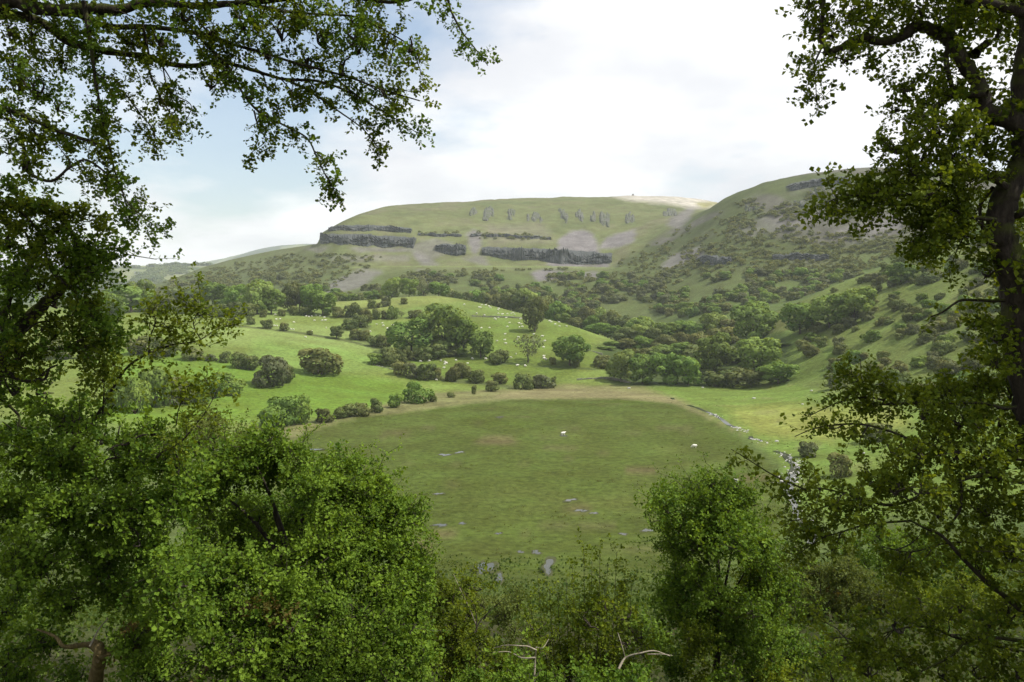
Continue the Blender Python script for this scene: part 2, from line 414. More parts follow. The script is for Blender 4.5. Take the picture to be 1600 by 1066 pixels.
# relief: gullies on the hill faces, hummocks on the bog, swells in the fields
hillm = sstep(820, 1000, GY) * (1 - sstep(1700, 2200, GY))
GZ += hillm * (fbm(GX / 90, GY / 160, 5, 3) * 5.0 + fbm(GX / 22, GY / 40, 3, 9) * 1.6)
GZ += sstep(2300, 3000, GY) * fbm(GX / 300, GY / 300, 4, 5) * 9.0
farm = sstep(230, 320, GY) * (1 - sstep(760, 900, GY))
GZ += farm * (fbm(GX / 60, GY / 60, 3, 21) * 0.9)
rs = sstep(1180, 1320, _px) * sstep(200, 300, GY) * (1 - sstep(800, 900, GY))
GZ += rs * fbm(GX / 25, GY / 25, 4, 31) * 1.3
GZ += sstep(90, 150, GY) * (1 - sstep(390, 440, GY)) * (fbm(GX / 9, GY / 9, 3, 41) * 0.28)
GZ += (1 - sstep(60, 130, GY)) * fbm(GX / 5, GY / 5, 3, 51) * 0.22
_kx = [200, 270, 320, 360, 400, 430, 470, 497, 501, 506, 515, 535, 560, 600, 640, 680]
_ky = [451, 436, 417, 406, 397, 391, 385, 381, 366, 362, 357, 346, 335, 323, 318, 316]
_tp = EYE + (P(_px, np.interp(_px, _kx, _ky), 1000.0)[..., 2] - EYE) / 1000.0 * GY
_sel = sstep(1150, 1260, GY) * (1 - sstep(2300, 2600, GY)) * (_px > 200) * (_px < 690)
GZ = np.where(_sel > 0.5, np.minimum(GZ, _tp), GZ)
_lift = sstep(1240, 1330, GY) * (1 - sstep(1330, 1420, GY)) * sstep(498, 502, _px) * (1 - sstep(560, 610, _px))
GZ = np.where(_lift > 0.02, np.maximum(GZ, GZ * (1 - _lift) + np.minimum(_tp, GZ + 14) * _lift), GZ)
def _interp(F, X, Y):
    s = np.maximum(np.asarray(Y, float) + S0, 6.001)
    a = np.asarray(X, float) / s
    i = np.clip(np.searchsorted(svals, s) - 1, 0, len(svals) - 2)
    j = np.clip(np.searchsorted(avals, a) - 1, 0, len(avals) - 2)
    fs = np.clip((s - svals[i]) / (svals[i + 1] - svals[i]), 0, 1); fa = np.clip((a - avals[j]) / (avals[j + 1] - avals[j]), 0, 1)
    return (F[i, j] * (1 - fa) + F[i, j + 1] * fa) * (1 - fs) + (F[i + 1, j] * (1 - fa) + F[i + 1, j + 1] * fa) * fs
def gz(X, Y):
    return _interp(GZ, X, Y)
_march = np.concatenate([np.exp(np.linspace(np.log(5), np.log(300), 260)), np.linspace(301, 2000, 900), np.exp(np.linspace(np.log(2005), np.log(8800), 200))])
def hit(px, py, dmin=5):
    """where the sight line through a pixel first meets the ground"""
    d = _march[_march >= dmin]
    q = P(np.full(d.shape, px), np.full(d.shape, py), d)
    below = q[:, 2] <= gz(q[:, 0], q[:, 1])
    if not below.any():
        return None
    k = int(np.argmax(below))
    if k == 0:
        D = d[0]
    else:
        lo, hi = d[k - 1], d[k]
        for _ in range(18):
            mid = (lo + hi) / 2
            m = P(px, py, mid)
            if m[2] <= gz(m[0], m[1]): hi = mid
            else: lo = mid
        D = hi
    q = P(px, py, D)
    return np.array([q[0], q[1], float(gz(q[0], q[1]))])
# ------------------------------------------------------------------ land cover (what grows or lies where, some sun and shade painted in)
PX, PY = proj(GX, GY, GZ)
nz1 = fbm(GX / 40, GY / 40, 4, 61); nz2 = fbm(GX / 11, GY / 11, 3, 71); nz3 = fbm(GX / 150, GY / 150, 3, 81)
def patch(poly, soft=4.0, d0=0, d1=1e9, jit=4.0):
    """coverage 0..1 of the ground inside an outline, ragged at the edge"""
    m = np.zeros(GX.shape)
    lim = (GY > d0) & (GY < d1)
    for k in range(6):
        ox, oy = soft * math.cos(k * 1.047), 0.6 * soft * math.sin(k * 1.047)
        m += in_poly(PX + ox + jit * (nz1 + nz2), PY + oy + 0.5 * jit * (nz2 + nz1), poly)
    return m / 6 * lim
C = np.empty(GX.shape + (3,)); C[:] = (0.085, 0.115, 0.034)
def lay(w, c, var=0.0, n=None):
    w = np.clip(w, 0, 1)[..., None]
    cc = np.array(c)[None, None]
    if var:
        cc = cc * (1 + var * (n if n is not None else nz1))[..., None]
    C[:] = C * (1 - w) + cc * w
# near slope below the viewer
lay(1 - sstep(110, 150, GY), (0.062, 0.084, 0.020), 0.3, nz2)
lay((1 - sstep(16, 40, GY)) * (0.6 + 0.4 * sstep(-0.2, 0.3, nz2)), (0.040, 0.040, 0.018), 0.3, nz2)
# pasture on the left and the knoll
past = sstep(225, 250, GY) * (1 - sstep(800, 850, GY)) * (1 - sstep(930, 990, PX))
lay(past, (0.130, 0.168, 0.038), 0.10, nz1)
lay(patch([(180, 545), (420, 560), (640, 600), (640, 640), (430, 660), (150, 660)], 8, 250, 460), (0.108, 0.170, 0.024), 0.08)
lay(patch([(330, 500), (560, 512), (640, 555), (560, 560), (440, 540), (300, 535)], 9, 400, 600), (0.165, 0.215, 0.062), 0.12, nz2)
lay(patch([(400, 530), (560, 548), (640, 580), (480, 585), (380, 560)], 9, 380, 560), (0.135, 0.195, 0.045), 0.1)
lay(patch([(500, 466), (680, 458), (720, 470), (660, 490), (520, 492)], 5, 500, 760), (0.170, 0.200, 0.055), 0.15, nz2)
lay(patch([(300, 480), (560, 480), (520, 498), (300, 500)], 4, 500, 800), (0.150, 0.195, 0.050), 0.12, nz2)
lay(patch([(560, 488), (690, 474), (760, 476), (860, 500), (700, 496), (600, 498)], 4, 500, 760), (0.128, 0.170, 0.042), 0.1)
lay(patch([(700, 498), (900, 505), (950, 560), (860, 600), (640, 600), (620, 560)], 6, 400, 700), (0.108, 0.148, 0.028), 0.12)
# field boundaries: rough strips of longer grass
def strip(pts, w, c, d0=200, d1=900):
    m = np.zeros(GX.shape)
    for (x0, y0), (x1, y1) in zip(pts[:-1], pts[1:]):
        L2 = (x1 - x0) ** 2 + (2.5 * (y1 - y0)) ** 2 + 1e-6
        tt = np.clip(((PX - x0) * (x1 - x0) + 6.25 * (PY - y0) * (y1 - y0)) / L2, 0, 1)
        d = np.hypot(PX - (x0 + tt * (x1 - x0)), 2.5 * (PY - (y0 + tt * (y1 - y0))))
        m = np.maximum(m, 1 - sstep(w * 0.4, w, d + nz2 * w * 0.5))
    lay(m * ((GY > d0) & (GY < d1)), c, 0.15, nz2)
rough = (0.080, 0.095, 0.034)
strip([(360, 508), (480, 522), (540, 532), (590, 545)], 5, rough)
strip([(760, 566), (850, 572), (930, 578)], 5, (0.062, 0.085, 0.028))
strip([(735, 494), (800, 496), (860, 500)], 3, rough)
strip([(540, 498), (575, 510), (560, 530), (600, 545), (640, 570), (690, 592), (800, 605)], 9, (0.085, 0.105, 0.036))
strip([(560, 498), (690, 497)], 3, rough)
# bog
bogp = [(425, 676), (480, 662), (560, 648), (640, 636), (740, 626), (860, 618), (980, 618), (1060, 628), (1120, 655), (1165, 690), (1205, 730), (1230, 780), (1225, 830), (1200, 870), (1100, 900), (950, 905), (750, 900), (560, 860), (430, 780), (395, 710)]
bog = patch(bogp, 9, 100, 420, 14)
lay(bog, (0.068, 0.089, 0.018), 0.0)
bt = 0.6 * fbm(GX / 55, GY / 38, 4, 91) + 0.6 * fbm(GX / 17, GY / 12, 3, 95)
lay(bog * sstep(0.05, 0.5, bt), (0.084, 0.104, 0.024), 0.1, nz2)
lay(bog * sstep(0.15, 0.55, -bt) * 0.9, (0.060, 0.081, 0.012), 0.1, nz2)
lay(bog * sstep(0.42, 0.62, fbm(GX / 14, GY / 9, 3, 93)) * 0.6, (0.095, 0.092, 0.036))
for bx, by, rx, ry in [(660, 855, 26, 9), (690, 830, 30, 8), (780, 688, 36, 6), (820, 830, 20, 6), (1000, 735, 24, 6), (630, 680, 40, 5), (1180, 745, 20, 7), (905, 800, 30, 5), (890, 815, 24, 4)]:
    d = np.hypot((PX - bx) / rx, (PY - by) / ry) + nz2 * 0.5
    lay((1 - sstep(0.6, 1.2, d)) * bog * 0.8, (0.105, 0.088, 0.040))
# bright edges round the bog
marg = patch([(430, 672), (560, 640), (680, 614), (800, 606), (880, 600), (1000, 602), (1060, 612), (1130, 655), (1180, 690), (1120, 660), (1050, 630), (960, 621), (860, 622), (740, 630), (560, 652), (440, 690)], 3, 200, 460, 5)
lay(marg, (0.150, 0.150, 0.060), 0.25, nz2)
lay(patch([(840, 606), (950, 608), (1050, 620), (1060, 628), (960, 622), (850, 624), (760, 622)], 4, 250, 460) * 0.8, (0.185, 0.165, 0.080), 0.2, nz2)
gr = patch([(1000, 604), (1240, 600), (1330, 610), (1480, 640), (1600, 660), (1600, 780), (1300, 820), (1240, 790), (1215, 720), (1150, 668), (1060, 622)], 5, 120, 460)
lay(gr, (0.118, 0.168, 0.034), 0.16, nz2)
lay(patch([(1130, 640), (1230, 632), (1400, 640), (1430, 665), (1300, 690), (1190, 680)], 10, 120, 460) * 0.9, (0.190, 0.205, 0.050), 0.16, nz2)  # sunlit strip: the stronger sun here is painted into the grass colour
lay(gr * sstep(0.2, 0.5, nz2) * 0.5, (0.150, 0.150, 0.060))
# right slope, near
rsl = patch([(1190, 505), (1240, 470), (1430, 395), (1520, 350), (1700, 300), (1700, 690), (1400, 640), (1300, 612), (1240, 600), (1210, 550)], 4, 300, 690)
lay(rsl, (0.110, 0.140, 0.036), 0.22, nz2)
lay(rsl * sstep(0.1, 0.5, nz1) * 0.6, (0.145, 0.150, 0.056))
lay(patch([(1210, 520), (1290, 520), (1330, 580), (1240, 600), (1210, 560)], 5, 300, 600) * 0.7, (0.092, 0.140, 0.028), 0.12, nz2)
# the valley wood floor
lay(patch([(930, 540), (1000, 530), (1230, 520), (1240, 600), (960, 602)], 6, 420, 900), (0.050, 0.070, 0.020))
# hill faces
hill = sstep(800, 900, GY) * (1 - sstep(2100, 2300, GY))
lay(hill, (0.112, 0.124, 0.050), 0.0)
lay(hill * sstep(-0.1, 0.5, nz3), (0.124, 0.138, 0.056), 0.1, nz1)
lay(hill * sstep(0.05, 0.5, nz1) * 0.7, (0.138, 0.132, 0.072))
lay(hill * sstep(0.15, 0.5, -nz1) * 0.5, (0.080, 0.100, 0.038))
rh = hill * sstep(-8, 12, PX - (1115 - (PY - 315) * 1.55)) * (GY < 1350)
lay(rh, (0.072, 0.088, 0.030), 0.18, nz1)  # right hill: part of its shade is put into this darker colour
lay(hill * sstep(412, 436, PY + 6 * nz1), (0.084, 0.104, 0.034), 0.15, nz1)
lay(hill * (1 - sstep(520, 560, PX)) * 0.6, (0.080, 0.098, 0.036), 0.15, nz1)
st = fbm((GX + GY * 0.35) / 42, (GY - GX * 0.1) / 130, 4, 101)
lay(rh * sstep(0.02, 0.4, st) * sstep(440, 400, PY) * 0.7, (0.112, 0.100, 0.092), 0.2, nz2)
scree = (0.158, 0.146, 0.142)
for poly, k in [([(728, 366), (742, 358), (755, 366), (750, 390), (742, 400), (735, 390)], .9),
                ([(868, 392), (874, 372), (890, 361), (908, 358), (925, 364), (936, 385), (935, 396)], 1.),
                ([(936, 390), (945, 372), (960, 366), (985, 362), (996, 358), (990, 378), (965, 388)], .95),
                ([(1040, 352), (1052, 338), (1072, 325), (1090, 318), (1080, 340), (1060, 358)], .8),
                ([(828, 426), (850, 421), (905, 425), (900, 432), (870, 440), (840, 440)], .95),
                ([(905, 428), (930, 424), (940, 430), (915, 436)], .8),
                ([(855, 412), (870, 409), (900, 412), (930, 413), (950, 408), (952, 418), (860, 418)], 1.),
                ([(640, 384), (680, 372), (710, 380), (690, 400), (660, 412), (645, 400)], .55),
                ([(640, 392), (660, 396), (690, 416), (660, 416)], .6),
                ([(720, 405), (760, 416), (765, 414), (755, 398)], .6),
                ([(540, 386), (640, 388), (640, 393), (560, 394)], .7),
                ([(510, 400), (640, 398), (640, 408), (520, 410)], .45),
                ([(560, 420), (600, 424), (560, 450), (520, 460), (500, 452)], .7),
                ([(650, 420), (668, 422), (670, 446), (655, 442)], .6),
                ([(470, 388), (520, 386), (500, 396)], .6),
                ([(1030, 420), (1050, 400), (1095, 385), (1100, 396), (1060, 418)], .8),
                ([(1150, 352), (1230, 330), (1300, 330), (1250, 352), (1170, 372)], .5),
                ([(1300, 362), (1400, 335), (1420, 360), (1330, 384)], .55)]:
    lay(patch(poly, 3, 820, 1700, 3) * k, scree, 0.22, nz2)
lay(patch([(760, 352), (850, 350), (868, 380), (760, 384)], 6, 820, 1700) * 0.5, (0.165, 0.150, 0.110), 0.2, nz2)
# the old tramroad terrace across the face
strip([(540, 418), (640, 416.5), (760, 416.5), (860, 417), (960, 419)], 3.0, (0.145, 0.175, 0.060), 1100, 1300)
# bare limestone pavement on the summit
lay(patch([(930, 300), (1140, 300), (1120, 324), (1085, 326), (1040, 318), (985, 314)], 5, 1400, 2300, 5) * (0.75 + 0.25 * sstep(-0.2, 0.3, nz2)), (0.40, 0.37, 0.32), 0.15, nz2)
lay(patch([(1085, 318), (1120, 314), (1122, 320), (1100, 326)], 3, 1400, 2300, 3), (0.22, 0.21, 0.10), 0.15, nz2)
# country beyond the valley mouth: fields and woods
fv = sstep(2300, 2800, GY) * (1 - sstep(560, 620, PX))
cell = fbm(GX / 210, GY / 330, 2, 111); cell2 = fbm(GX / 90, GY / 150, 3, 121)
lay(fv, (0.115, 0.155, 0.048), 0.2, cell2)
lay(fv * sstep(0.08, 0.16, cell), (0.160, 0.175, 0.075))
lay(fv * sstep(-0.02, 0.10, -cell - 0.4 * cell2), (0.040, 0.058, 0.022))

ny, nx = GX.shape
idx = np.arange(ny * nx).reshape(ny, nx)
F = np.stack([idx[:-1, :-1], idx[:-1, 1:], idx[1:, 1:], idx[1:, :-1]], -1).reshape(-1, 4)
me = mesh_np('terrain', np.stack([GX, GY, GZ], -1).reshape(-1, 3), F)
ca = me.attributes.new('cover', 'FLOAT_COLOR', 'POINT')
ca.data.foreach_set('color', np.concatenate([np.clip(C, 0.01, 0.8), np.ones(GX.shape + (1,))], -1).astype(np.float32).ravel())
# material: cover colour with grass grain at several scales
m, t, out = new_mat('ground_cover')
at = N(t, 'ShaderNodeAttribute', attribute_name='cover')
geo = N(t, 'ShaderNodeNewGeometry')
def gn(scale, detail=6, rough=0.6, stretch=None):
    n = N(t, 'ShaderNodeTexNoise'); n.inputs['Scale'].default_value = scale; n.inputs['Detail'].default_value = detail; n.inputs['Roughness'].default_value = rough
    if stretch:
        mp = N(t, 'ShaderNodeMapping'); mp.inputs['Scale'].default_value = stretch
        lk(t, geo.outputs['Position'], mp.inputs[0]); lk(t, mp.outputs[0], n.inputs['Vector'])
    else:
        lk(t, geo.outputs['Position'], n.inputs['Vector'])
    return n
n1, n2, n3 = gn(0.06), gn(0.55, 8, 0.7), gn(0.012, 4)
def mrange(src, lo, hi, a=0.3, b=0.7):
    r = N(t, 'ShaderNodeMapRange'); r.inputs['From Min'].default_value = a; r.inputs['From Max'].default_value = b
    r.inputs['To Min'].default_value = lo; r.inputs['To Max'].default_value = hi
    lk(t, src, r.inputs['Value']); return r.outputs[0]
mu = N(t, 'ShaderNodeMath', operation='MULTIPLY'); lk(t, mrange(n1.outputs[0], 0.78, 1.22), mu.inputs[0]); lk(t, mrange(n2.outputs[0], 0.58, 1.42), mu.inputs[1])
mu2 = N(t, 'ShaderNodeMath', operation='MULTIPLY'); lk(t, mu.outputs[0], mu2.inputs[0]); lk(t, mrange(n3.outputs[0], 0.92, 1.08), mu2.inputs[1])
hs = N(t, 'ShaderNodeHueSaturation'); lk(t, at.outputs['Color'], hs.inputs['Color']); lk(t, mu2.outputs[0], hs.inputs['Value'])
lk(t, mrange(n1.outputs[0], 0.488, 0.512), hs.inputs['Hue'])
b = N(t, 'ShaderNodeBsdfPrincipled'); b.inputs['Roughness'].default_value = 0.95; b.inputs['Specular IOR Level'].default_value = 0.05
lk(t, hs.outputs[0], b.inputs['Base Color'])
bp = N(t, 'ShaderNodeBump'); bp.inputs['Strength'].default_value = 0.55; bp.inputs['Distance'].default_value = 0.8
lk(t, n2.outputs[0], bp.inputs['Height']); lk(t, bp.outputs[0], b.inputs['Normal'])
lk(t, b.outputs[0], out.inputs['Surface'])
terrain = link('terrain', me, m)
tag(terrain, 'green valley floor, fields and limestone hillsides', kind='structure')

# ------------------------------------------------------------------ cliffs and outcrops
def cliff_strip(name, pts, rough_amp, seed, mat, label=None, group=None, cat=None, steps=1.1, rows=10):
    """pts: (px, py_top, py_bottom); a steep rock wall standing on the hillside with a capped top"""
    px = np.array([p[0] for p in pts], float)
    n = max(8, int((px[-1] - px[0]) / steps))
    xs = np.linspace(px[0], px[-1], n)
    yt = np.interp(xs, px, [p[1] for p in pts]); yb = np.interp(xs, px, [p[2] for p in pts])
    yt = yt + 2.0 * fbm(xs / 9, xs * 0 + seed, 3, seed) ; yb = yb + 2.6 * fbm(xs / 13, xs * 0 + seed, 3, seed + 2)
    r = np.random.default_rng(seed)
    B = [];  T = []
    for x, a, c in zip(xs, yt, yb):
        h0 = hit(x, c + 0.5, 750); h1 = hit(x, a, 750)
        if h0 is None: h0 = P(x, c, 1300)
        if h1 is None or h1[1] < h0[1]: h1 = P(x, a, h0[1] + 14)
        B.append(h0); T.append(h1)
    B, T = np.array(B), np.array(T)
    k = np.ones(7) / 7
    Dn = np.convolve(np.pad(B[:, 1], 3, mode='edge'), k, 'valid')
    B = P(xs, yb, Dn)
    H = P(xs, yt, Dn)[:, 2] - B[:, 2]
    brk = 0.62 + 0.5 * vnoise(xs / 18, xs * 0, seed + 40) + 0.25 * (vnoise(xs / 4, xs * 0, seed + 41) - 0.5)
    H = H * np.clip(brk, 0.15, 1.08) * (1 + 0.14 * (r.random(n) - 0.5) * 2) + 0.5
    Tb = np.maximum(T[:, 1], Dn + 6)
    u = np.linspace(0, 1, rows)
    col = np.cumsum(r.normal(0, 1, n)); col -= np.convolve(np.pad(col, 6, mode='edge'), np.ones(13) / 13, 'valid')
    V = []
    for j in range(rows):
        off = rough_amp * (0.34 * col + 1.2 * (vnoise(xs / 3.1, np.full(n, j * 0.7), seed) - 0.5) + 2.2 * (vnoise(xs / 11, np.full(n, j * 0.35), seed + 5) - 0.5))
        ledge = 1.4 * (vnoise(xs / 15, np.full(n, j * 1.0), seed + 9) > 0.62) * rough_amp
        d = Dn - off + u[j] * H * 0.22 + ledge
        q = P(xs, yb, Dn); z = B[:, 2] - 3 * (1 - u[j]) + u[j] * H
        V.append(np.stack([q[:, 0] * d / Dn, d, z], -1))
    q = P(xs, yb, Dn)
    d = Tb + 2
    V.append(np.stack([q[:, 0] * d / Dn, d, np.maximum(B[:, 2] + H * 1.02, gz(q[:, 0] * d / Dn, d)) - 0.3], -1))
    d = Tb + 10
    V.append(np.stack([q[:, 0] * d / Dn, d, gz(q[:, 0] * d / Dn, d) - 4], -1))
    V = np.array(V)
    # close the two ends into the slope
    for s in (0, -1):
        V[:, s, 1] = np.maximum(V[:, s, 1], Tb[s]); V[:, s, 2] = np.minimum(V[:, s, 2], gz(V[:, s, 0], V[:, s, 1]) - 1)
    R = len(V)
    ii = np.arange(R * n).reshape(R, n)
    f = np.stack([ii[:-1, :-1], ii[:-1, 1:], ii[1:, 1:], ii[1:, :-1]], -1).reshape(-1, 4)
    o = link(name, mesh_np(name, V.reshape(-1, 3), f, smooth=False), mat)
    return tag(o, label, cat, group)
cl = [('long upper rock band at the left end of the escarpment', [(512, 354, 361), (540, 352.5, 360), (600, 353, 361), (643, 356, 365)], 1.0),
      ('tall grey crag ending in a square nose at the escarpment end', [(499, 364, 380), (520, 366, 381), (560, 367, 384), (600, 369, 386), (647, 371, 388)], 1.4),
      ('short broken crag beside the pale scree chute', [(679, 383, 392), (700, 381, 398), (728, 384, 400)], 1.2),
      ('longest grey quarried cliff above the spoil heaps', [(752, 386, 400), (800, 387, 405), (880, 390, 411), (930, 394, 413), (957, 397, 412)], 1.3),
      ('low dark ledge lined with scrub above the quarried cliff', [(735, 366, 370), (800, 367, 371), (862, 370, 374)], 0.8),
      ('thin ledge of rock between the two crags', [(652, 364, 367), (690, 365, 368.5), (722, 366, 369)], 0.6),
      ('low rock band among scrub on the darker near hill', [(1096, 399, 413), (1120, 399, 414), (1144, 402, 411)], 0.9),
      ('bluish rock band over the wooded foot of the near hill', [(1208, 397, 405), (1250, 396, 407), (1296, 399, 407)], 0.9),
      ('shaded crag just under the near hill skyline', [(1235, 288, 297), (1280, 278, 290), (1330, 277, 288)], 1.0)]
for i, (lab, pts, amp) in enumerate(cl):
    cliff_strip('cliff', pts, amp, 200 + i, M['cliff'], lab, None, 'cliff')

def rock_patch(name, x, y, w, h, seed, label, group, cat):
    """broken rock showing through the turf of the slope, following the slope"""
    nx_, ny_ = max(9, int(w / 0.9)), max(9, int(h / 0.9))
    U, Vv = np.meshgrid(np.linspace(-1, 1, nx_), np.linspace(-1, 1, ny_))
    pxs, pys = x + U * w / 2, y + Vv * h / 2
    n1_ = fbm(pxs / 5 + seed, pys / 8, 3, seed); n2_ = fbm(pxs / 2.2, pys / 5 + seed, 2, seed + 3)
    rad_ = np.hypot(U * (1.1 - 0.35 * Vv), Vv) + 0.95 * n1_
    up_ = np.clip(0.86 - rad_ * 1.15, -0.9, 0.5) * 8 + 2.0 * n2_ * np.clip(1.2 - rad_, 0.2, 1)
    up_ = np.where((np.abs(U) > 0.98) | (np.abs(Vv) > 0.98), -3.0, up_)
    Vt = np.empty(U.shape + (3,))
    for i_ in range(ny_):
        for j_ in range(nx_):
            q = hit(pxs[i_, j_], pys[i_, j_], 750)
            if q is None: q = P(pxs[i_, j_], pys[i_, j_], 1500)
            Vt[i_, j_] = q + np.array([0, -0.75, 0.5]) * up_[i_, j_]
    ii = np.arange(nx_ * ny_).reshape(ny_, nx_)
    f = np.stack([ii[:-1, :-1], ii[1:, :-1], ii[1:, 1:], ii[:-1, 1:]], -1).reshape(-1, 4)
    o = link(name, mesh_np(name, Vt.reshape(-1, 3), f, smooth=False), M['outcrop'])
    return tag(o, label, cat, group)
for i, (x, y, w, h) in enumerate([(742, 331, 19, 14), (764, 334, 24, 24), (799, 335, 17, 20), (837, 338, 30, 22), (880, 336, 20, 28), (906, 336, 16, 28), (926, 338, 11, 18), (942, 343, 34, 26), (984, 340, 17, 20), (1047, 332, 24, 13)]):
    rock_patch('rock_outcrop', x, y, w, h, 300 + i, 'grey rock buttress in the row below the grassy brow', 'buttresses below the brow', 'outcrop')
for i, (x, y, w, h, lab) in enumerate([(1290, 300, 60, 18, 'dark rocky patch just under the near hill skyline'), (1175, 325, 34, 16, 'small rocky patch on the upper edge of the near hill'), (1250, 318, 40, 14, 'broken rock below the dark patch on the near hill')]):
    rock_patch('rock_outcrop', x, y, w, h, 340 + i, lab, None, 'outcrop')
# ------------------------------------------------------------------ tree and bush prototypes (unit height, unit width)
def unit(v):
    return v / np.maximum(np.linalg.norm(v, axis=-1, keepdims=True), 1e-9)
def leaf_cloud(r, lobes, n, leaf, aspect=1.0, inner=0.12):
    """leaf clumps spread over and through overlapping lobes -> quads (n,4,3), tint (n)"""
    c = np.array([l[0] for l in lobes]); rad = np.array([l[1] for l in lobes])
    w = (rad.prod(1)) ** (2 / 3); w = w / w.sum()
    tl = r.random(len(lobes)) * 0.6 - 0.08
    pos = []; nor = []; tin = []
    got = 0
    while got < n:
        k = r.choice(len(lobes), n, p=w)
        u = unit(r.normal(size=(n, 3)))
        f = np.where(r.random(n) < inner, r.random(n) ** 0.5, 0.86 + 0.2 * r.random(n))
        p = c[k] + rad[k] * u * f[:, None]
        d = (((p[:, None] - c[None]) / rad[None]) ** 2).sum(-1)
        d[np.arange(n), k] = 9
        keep = (d.min(1) > 0.62) & (p[:, 2] > 0.0)
        keep &= r.random(n) < np.clip(0.75 + 0.5 * u[:, 2], 0.45, 1)
        pos.append(p[keep]); nor.append(u[keep]); tin.append((tl[k] + 0.35 * r.random(n) + 0.2 * np.clip(u[:, 2], 0, 1))[keep]); got += keep.sum()  # leaves tinted lighter where a lobe faces up, a painted top light
    p = np.concatenate(pos)[:n]; u = np.concatenate(nor)[:n]; ti = np.concatenate(tin)[:n]
    nn = unit(u * 0.9 + r.normal(size=(n, 3)) * 0.55 + np.array([0, 0, 0.25]))
    a = unit(np.cross(nn, r.normal(size=(n, 3)))); b = np.cross(nn, a)
    s = leaf * (0.55 + 0.9 * r.random(n))[:, None]
    bend = nn * s * 0.25
    Q = np.stack([p - a * s, p - b * s * 0.7 + bend, p + a * s, p + b * s * 0.7 + bend], 1)
    LEAFN['last'] = unit(u * 1.0 + (p - np.array([0, 0, 0.35])) * 0.4 + nn * 0.4)
    return Q, np.clip(ti, 0, 1)
LEAFN = {}
def quads_mesh(name, Q, tint, mat, normals=None):
    V = Q.reshape(-1, 3)
    me = mesh_np(name, V, np.arange(len(V)).reshape(-1, 4), {'tint': tint}, smooth=normals is not None)
    if normals is not None and len(me.vertices) == len(V):
        me.normals_split_custom_set_from_vertices(np.repeat(normals, 4, axis=0).tolist())
    me.materials.append(mat)
    return me
def tube(pts, rad, sides=6, r=None, knob=0.0):
    pts = np.asarray(pts, float); rad = np.broadcast_to(np.asarray(rad, float), (len(pts),))
    tg = np.gradient(pts, axis=0); tg = unit(tg)
    ref = np.array([0.31, 0.17, 0.93]) if abs(tg[0][2]) < 0.8 else np.array([0.9, 0.3, 0.1])
    a = unit(np.cross(tg, ref)); b = np.cross(tg, a)
    th = np.linspace(0, 2 * np.pi, sides, endpoint=False)
    rr = rad[:, None] * np.ones(sides)
    if knob and r is not None:
        rr = rr * (1 + knob * r.normal(size=rr.shape))
    V = pts[:, None] + rr[..., None] * (a[:, None] * np.cos(th)[None, :, None] + b[:, None] * np.sin(th)[None, :, None])
    n = len(pts)
    ii = np.arange(n * sides).reshape(n, sides)
    jj = np.roll(ii, -1, axis=1)
    f = np.stack([ii[:-1], jj[:-1], jj[1:], ii[1:]], -1).reshape(-1, 4)
    V = V.reshape(-1, 3)
    tip = len(V); V = np.concatenate([V, pts[-1:] + tg[-1:] * rad[-1]])
    cap = np.stack([ii[-1], np.roll(ii[-1], -1), np.full(sides, tip)], -1)
    return V, f, cap
class Acc:
    """collects tubes into one mesh"""
    def __init__(s): s.V = []; s.q = []; s.t = []; s.n = 0
    def add(s, V, f, cap=None):
        s.V.append(V); s.q.append(f + s.n)
        if cap is not None: s.t.append(cap + s.n)
        s.n += len(V)
    def tube(s, *a, **k): s.add(*tube(*a, **k))
    def mesh(s, name):
        F = [np.concatenate(s.q)]
        if s.t: F.append(np.concatenate(s.t))
        return mesh_np(name, np.concatenate(s.V), F)

def broadleaf(seed, mat, nl=18, n=2300, leaf=0.034, low=0.0, squat=1.0):
    r = np.random.default_rng(seed)
    lobes = [((0, 0, 0.55), (0.30, 0.30, 0.33))]
    for i in range(nl):
        th = r.random() * 2 * np.pi; z = low + 0.16 + (0.80 - low - 0.1) * (i + 0.5) / nl
        q = np.sin(np.pi * np.clip((z - low) / (1.06 - low), 0.05, 0.97)) ** 0.62
        rr = 0.36 * q * (0.55 + 0.5 * r.random())
        s = 0.105 + 0.085 * r.random()
        lobes.append(((rr * math.cos(th), rr * math.sin(th), z), (s * 1.1, s * 1.1, s * 0.85)))
    Q, ti = leaf_cloud(r, lobes, n, leaf)
    nrm_ = LEAFN['last']
    Q[..., 2] *= 1 / np.percentile(Q[..., 2], 99.5)
    Q[..., :2] *= 0.5 / np.percentile(np.abs(Q[..., 0]), 99)
    acc = Acc()
    acc.tube([(0, 0, -0.03), (0.005, 0, 0.1), (-0.01, 0.01, 0.25), (0, 0, 0.5)], [0.034, 0.026, 0.022, 0.012], 7)
    for i in range(5):
        th = i * 1.26 + r.random(); e = np.array([0.26 * math.cos(th), 0.26 * math.sin(th), 0.5 + 0.25 * r.random()])
        s = np.array([0, 0, 0.16 + 0.12 * r.random()])
        acc.tube([s, s * 0.5 + e * 0.5 + np.array([0, 0, -0.03]), e], [0.014, 0.009, 0.004], 5)
    return quads_mesh('crown', Q, ti, mat, nrm_), acc.mesh('trunk')
